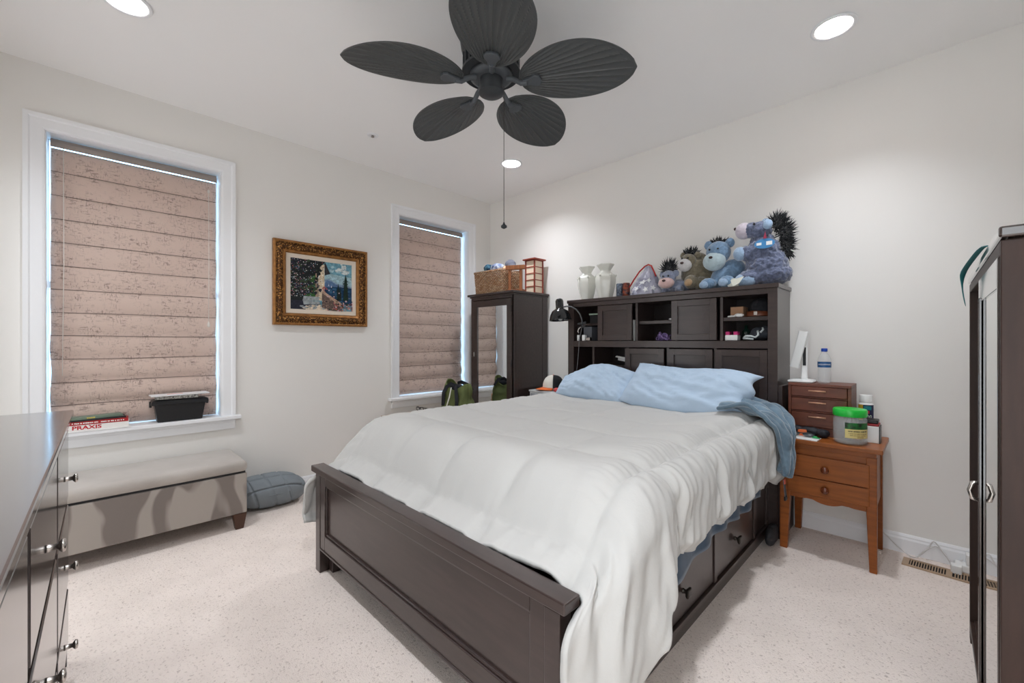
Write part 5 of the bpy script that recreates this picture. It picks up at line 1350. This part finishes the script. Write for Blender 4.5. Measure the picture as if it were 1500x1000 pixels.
text_mesh('lettering', 'AQUAFINA', M_wtxt, lb, basis(Vector((3.108,-0.165,CT+0.111))+cam_dir*0.0336, side, Vector((0,0,1)), cam_dir), 0.0115, 0.0003, 1.0)
NT = 0.6365
t = thing('snack_jar', 'clear plastic jar with bright green lid on the nightstand edge', 'jar', (3.245,-0.343,NT))
M_jar = mat('clear_jar_plastic', (232,238,240), 0.06, spec=0.8); M_jar.node_tree.nodes['Principled BSDF'].inputs['Alpha'].default_value = 0.2
B().lathe([(0.055,0.001),(0.068,0.006),(0.072,0.018),(0.070,0.026),(0.072,0.034),(0.072,0.128),(0.068,0.138),(0.062,0.144),(0.062,0.160)], 40, None, True, False).build('jar_body', M_jar, t, smooth=True, local=True, solid=0.002)
b = B().lathe([(0.072,0.146),(0.074,0.150),(0.074,0.178),(0.070,0.184),(0.05,0.186)], 44); b.build('lid', mat('bright_green_plastic',(42,196,70),0.3), t, smooth=True, local=True, angle=50)
def wrap(r_, a0, a1, z0, z1, m_, nm, par):
    return B().grid(lambda u, v: Vector((r_*math.cos(lerp(a0,a1,u)), r_*math.sin(lerp(a0,a1,u)), lerp(z0,z1,v))), 20, 2).build(nm, m_, par, smooth=True, local=True)
wrap(0.0745, R(-100), R(-10), 0.038, 0.085, mat('yellow_paper_label',(224,208,140),0.6), 'label', t)
lb2 = wrap(0.0745, R(-100), R(-10), 0.085, 0.118, mat('green_foil_label',(38,124,54),0.5,rgb2=(28,44,30),vscale=40), 'label', t)
jc = Vector((3.245,-0.343,NT)); M_btxt = mat('black_lettering', (40,34,28), 0.6)
def curved_text(nm, s_, z, size, m_, par, a_c, r_=0.0750, c=None):
    c = c or jc
    o = text_mesh(nm, s_, m_, par, Matrix.Identity(4), size, 0.0002)
    me = o.data; W = WM[par]; me.transform(W)         # back to text space
    for v in me.vertices:
        a = a_c + v.co.x/r_; rr_ = r_ + v.co.z
        v.co = Vector((c.x+rr_*math.cos(a), c.y+rr_*math.sin(a), c.z+z+v.co.y))
    me.transform(W.inverted()); return o
def curved_bars(n, z, size, m_, par, a_c, seed, r_=0.0750):
    b = B()
    for a, e_, c, d in bars(n, size, seed):
        p = [(jc.x+rr_*math.cos(a_c+x/r_), jc.y+rr_*math.sin(a_c+x/r_), jc.z+z+h) for h in (c, d) for rr_, x in ((r_,a),(r_+0.0003,a),(r_+0.0003,e_),(r_,e_))]
        b.hexa(p)
    b.build('label_print', m_, par)
M_brtxt = mat('brown_print', (150,120,70), 0.6)
curved_bars(16, 0.074, 0.008, M_btxt, t, R(-55), 3); curved_bars(20, 0.062, 0.006, M_brtxt, t, R(-55), 4); curved_bars(18, 0.053, 0.006, M_brtxt, t, R(-55), 5); curved_bars(9, 0.044, 0.006, M_brtxt, t, R(-48), 6)
t = thing('vitamin_bottle', 'white supplement bottle with dark colourful label behind the green lidded jar', 'bottle', (3.292,-0.115,NT))
B().lathe([(0.034,0),(0.036,0.004),(0.036,0.185),(0.030,0.196),(0.026,0.200)], 30).build('bottle_body', M_white, t, smooth=True, local=True, angle=50)
B().lathe([(0.029,0.200),(0.029,0.238),(0.027,0.241)], 30).build('cap', M_white, t, smooth=True, local=True, angle=50)
lb = wrap(0.0366, R(-150), R(-20), 0.045, 0.188, mat('navy_label',(30,32,72),0.4), 'label', t)
wrap(0.0369, R(-150), R(-105), 0.10, 0.188, mat('yellow_label_patch',(220,180,60),0.4), 'label_patch', t); wrap(0.0369, R(-100), R(-45), 0.160, 0.182, mat('teal_label_patch',(30,130,140),0.4), 'label_patch', t); wrap(0.0369, R(-112), R(-60), 0.140, 0.156, mat('red_label_patch',(190,40,70),0.4), 'label_patch', t)
curved_text('lettering', '500', 0.122, 0.026, M_wtxt, t, R(-72), 0.0372, Vector((3.292,-0.115,NT)))
t = boxthing('carton', 'white carton with black edge beside the green lidded jar', 'carton', 3.288,3.362,-0.265,-0.165,NT,0.725,M_white,'carton_body',0.003)
B().box(0.0325,0.0372,-0.0505,0.0505,0.0,0.0885).build('black_edge', M_black, t, local=True)
M_redw = mat('red_leather', (150,34,40), 0.45)
boxthing('wallet', 'red wallet lying directly on the white carton', 'wallet', 3.290,3.358,-0.262,-0.17,0.7255,0.738,M_redw,'wallet_body',0.004)
boxthing('wallet', 'black wallet with red edge stacked over the red one', 'wallet', 3.290,3.354,-0.258,-0.172,0.7385,0.758,mat('black_leather',(26,24,26),0.4),'wallet_body',0.005)
t = thing('paper_stack', 'white papers at the bed side of the nightstand top', 'paper', (3.02,-0.375,NT), R(-4))
B().box(-0.085,0.098,-0.055,0.035,0,0.004).build('sheets', M_paper, t, local=True); 
t = thing('fabric_pouch', 'long black fabric pouch lying in front of the small chest', 'pouch', (3.05,-0.295,NT))
blob('pouch_body', [((2.99,-0.290,NT+0.027),(0.06,0.026,0.028)),((3.06,-0.297,NT+0.026),(0.065,0.026,0.027)),((3.12,-0.302,NT+0.026),(0.034,0.027,0.026))], mat('black_nylon',(24,26,34),0.6), t, 0.005, 4, 0.004, 30)
t = thing('sunglasses', 'grey tinted sunglasses lying on the nightstand papers', 'sunglasses', (3.03,-0.365,NT+0.0045))
b = B()
for s in (-0.034,0.034): b.ball((s,0,0.014),(0.028,0.010,0.013),None,16,10)
b.build('lens', mat('grey_tinted_lens',(90,94,98),0.1,coat=0.5), t, smooth=True, local=True)
b = B().tube([(-0.062,0,0.02),(-0.03,-0.008,0.026),(0,-0.004,0.02),(0.03,-0.008,0.026),(0.062,0,0.02)], 0.003, 6)
for s in (-0.062,0.062): b.tube([(s,0,0.02),(s,0.03,0.018),(s*0.9,0.045,0.012)], 0.0025, 6)
b.build('frame', M_black, t, smooth=True, local=True)
t = thing('orange_clip', 'small orange hair clip on the nightstand papers', 'hair clip', (3.03,-0.335,NT+0.0045))
B().hexa([(-0.025,-0.009,0.006),(0.025,-0.009,0.006),(0.02,0.009,0.006),(-0.02,0.009,0.006),(-0.02,-0.006,0.034),(0.022,-0.006,0.036),(0.018,0.006,0.036),(-0.016,0.006,0.034)]).box(-0.025,0.02,-0.009,0.009,0,0.006).build('clip_body', mat('orange_plastic',(226,112,60),0.4), t, bevel=0.003, local=True)
t = thing('green_clip', 'tiny green clip at the edge of the nightstand papers', 'hair clip', (3.10,-0.372,NT+0.0045))
B().box(-0.018,0.018,-0.006,0.006,0,0.006).box(-0.012,0.006,-0.004,0.004,0.006,0.012).build('clip_body', mat('green_clip_plastic',(50,160,90),0.4), t, bevel=0.002, local=True)

# ---------------------------------------------------------------- floor: vent, power adapters, cables, bag under the bed corner
M_vent = mat('tan_floor_grille', (178,152,126), 0.5, metal=0.2); M_hole = mat('dark_duct', (34,28,24), 0.9)
t = thing('floor_vent', 'tan metal floor register in the carpet by the baseboard', 'vent', (3.62,-0.145,0), R(-3))
x0, x1, y0, y1 = -0.175, 0.165, -0.052, 0.052
B().box(x0+0.02,x1-0.02,y0+0.012,y1-0.012,0.0005,0.002).build('duct', M_hole, t, local=True)
b = B(); b.box(x0,x1,y0,y0+0.014,0.0005,0.007).box(x0,x1,y1-0.014,y1,0.0005,0.007).box(x0,x0+0.026,y0+0.014,y1-0.014,0.0005,0.007).box(x1-0.026,x1,y0+0.014,y1-0.014,0.0005,0.007)
b.box(-0.010,0.010,y0+0.014,y1-0.014,0.0005,0.007); b.build('vent_frame', M_vent, t, local=True)
b = B(); k = 0
for i in range(28):
    xx = x0+0.030+0.0102*i
    if -0.012 < xx < 0.012 or xx > x1-0.028: continue
    b.box(xx,xx+0.0042,y0+0.014,y1-0.014,0.001,0.006)
b.build('louvre', M_vent, t, local=True)
t = thing('power_strip', 'white power adapters plugged by the baseboard beside the armoire', 'power strip', (3.67,-0.05,0))
B().box(-0.03,0.12,-0.03,0.03,0.001,0.040).build('strip_body', M_white, t, bevel=0.006, local=True); B().box(0.01,0.07,-0.028,0.022,0.0405,0.095).build('plug', M_white, t, bevel=0.005, local=True)
B().box(-0.045,-0.005,-0.075,-0.035,0.001,0.045).build('plug', M_white, t, bevel=0.005, local=True)
M_cable = mat('white_cable', (214,212,210), 0.5)
def cable(label, pts, r_=0.003):
    return tag(B().tube(pts, r_, 6).build('power_cable', M_cable, None, smooth=True), label, 'cable', 'white cables along the baseboard')
def smooth_pts(P, n=8):
    P = [Vector(p) for p in P]; o_ = []
    for i in range(len(P)-1):
        p0, p1, p2, p3 = P[max(i-1,0)], P[i], P[i+1], P[min(i+2,len(P)-1)]
        for k in range(n):
            t_ = k/n; o_.append(0.5*((2*p1)+(p2-p0)*t_+(2*p0-5*p1+4*p2-p3)*t_**2+(3*p1-p0-3*p2+p3)*t_**3))
    return o_+[P[-1]]
cable('white cable sagging from behind the nightstand along the baseboard', smooth_pts([(3.30,-0.018,0.115),(3.36,-0.022,0.09),(3.43,-0.04,0.03),(3.49,-0.05,0.005),(3.54,-0.03,0.06),(3.565,-0.02,0.105),(3.60,-0.025,0.06),(3.63,-0.045,0.02)]))
cable('white cable looping over the baseboard beside the power adapters', smooth_pts([(3.50,-0.045,0.006),(3.53,-0.04,0.05),(3.575,-0.03,0.085),(3.61,-0.04,0.05),(3.64,-0.06,0.006),(3.655,-0.04,0.03),(3.67,-0.03,0.05)]))
t = thing('backpack', 'dark grey fabric bag on the carpet between bed and nightstand', 'bag', (2.905,-0.40,0))
blob('bag_body', [((2.898,-0.44,0.055),(0.028,0.075,0.052)),((2.898,-0.41,0.06),(0.028,0.06,0.058))], mat('dark_grey_nylon',(52,52,56),0.8), t, 0.006, 4, 0.004, 25)

# ---------------------------------------------------------------- teal strap and cloth on the armoire
M_teal = mat('teal_ribbed_strap', (28,106,110), 0.75, bump=0.3, bscale=160)
t = thing('teal_strap', 'teal fabric strap trailing along the armoire top and down its front', 'strap', (3.655,-1.12,1.436))
b = B(); rr = []
for p, w_ in (((3.665,-1.50,1.439),0.012),((3.655,-1.46,1.448),0.018),((3.648,-1.36,1.444),0.020),((3.642,-1.24,1.440),0.022),((3.636,-1.08,1.436),0.022),((3.630,-0.98,1.425),0.026),((3.631,-0.96,1.39),0.040),((3.634,-0.975,1.345),0.044),((3.640,-1.00,1.30),0.010)):
    p = Vector(p); rr.append([p+Vector((0,w_/2,0.004)), p+Vector((0.004,w_/2,0)), p+Vector((0.004,-w_/2,0)), p+Vector((0,-w_/2,0.004))] if p.z < 1.42 else [p+Vector((-0.004,0,w_/2-.006)), p+Vector((w_/2,0,0.002)), p+Vector((w_/2,0,-0.002)), p+Vector((-0.008,0,-w_/2+.004))])
b.rings(rr).build('strap_body', M_teal, t, smooth=True, subd=1)
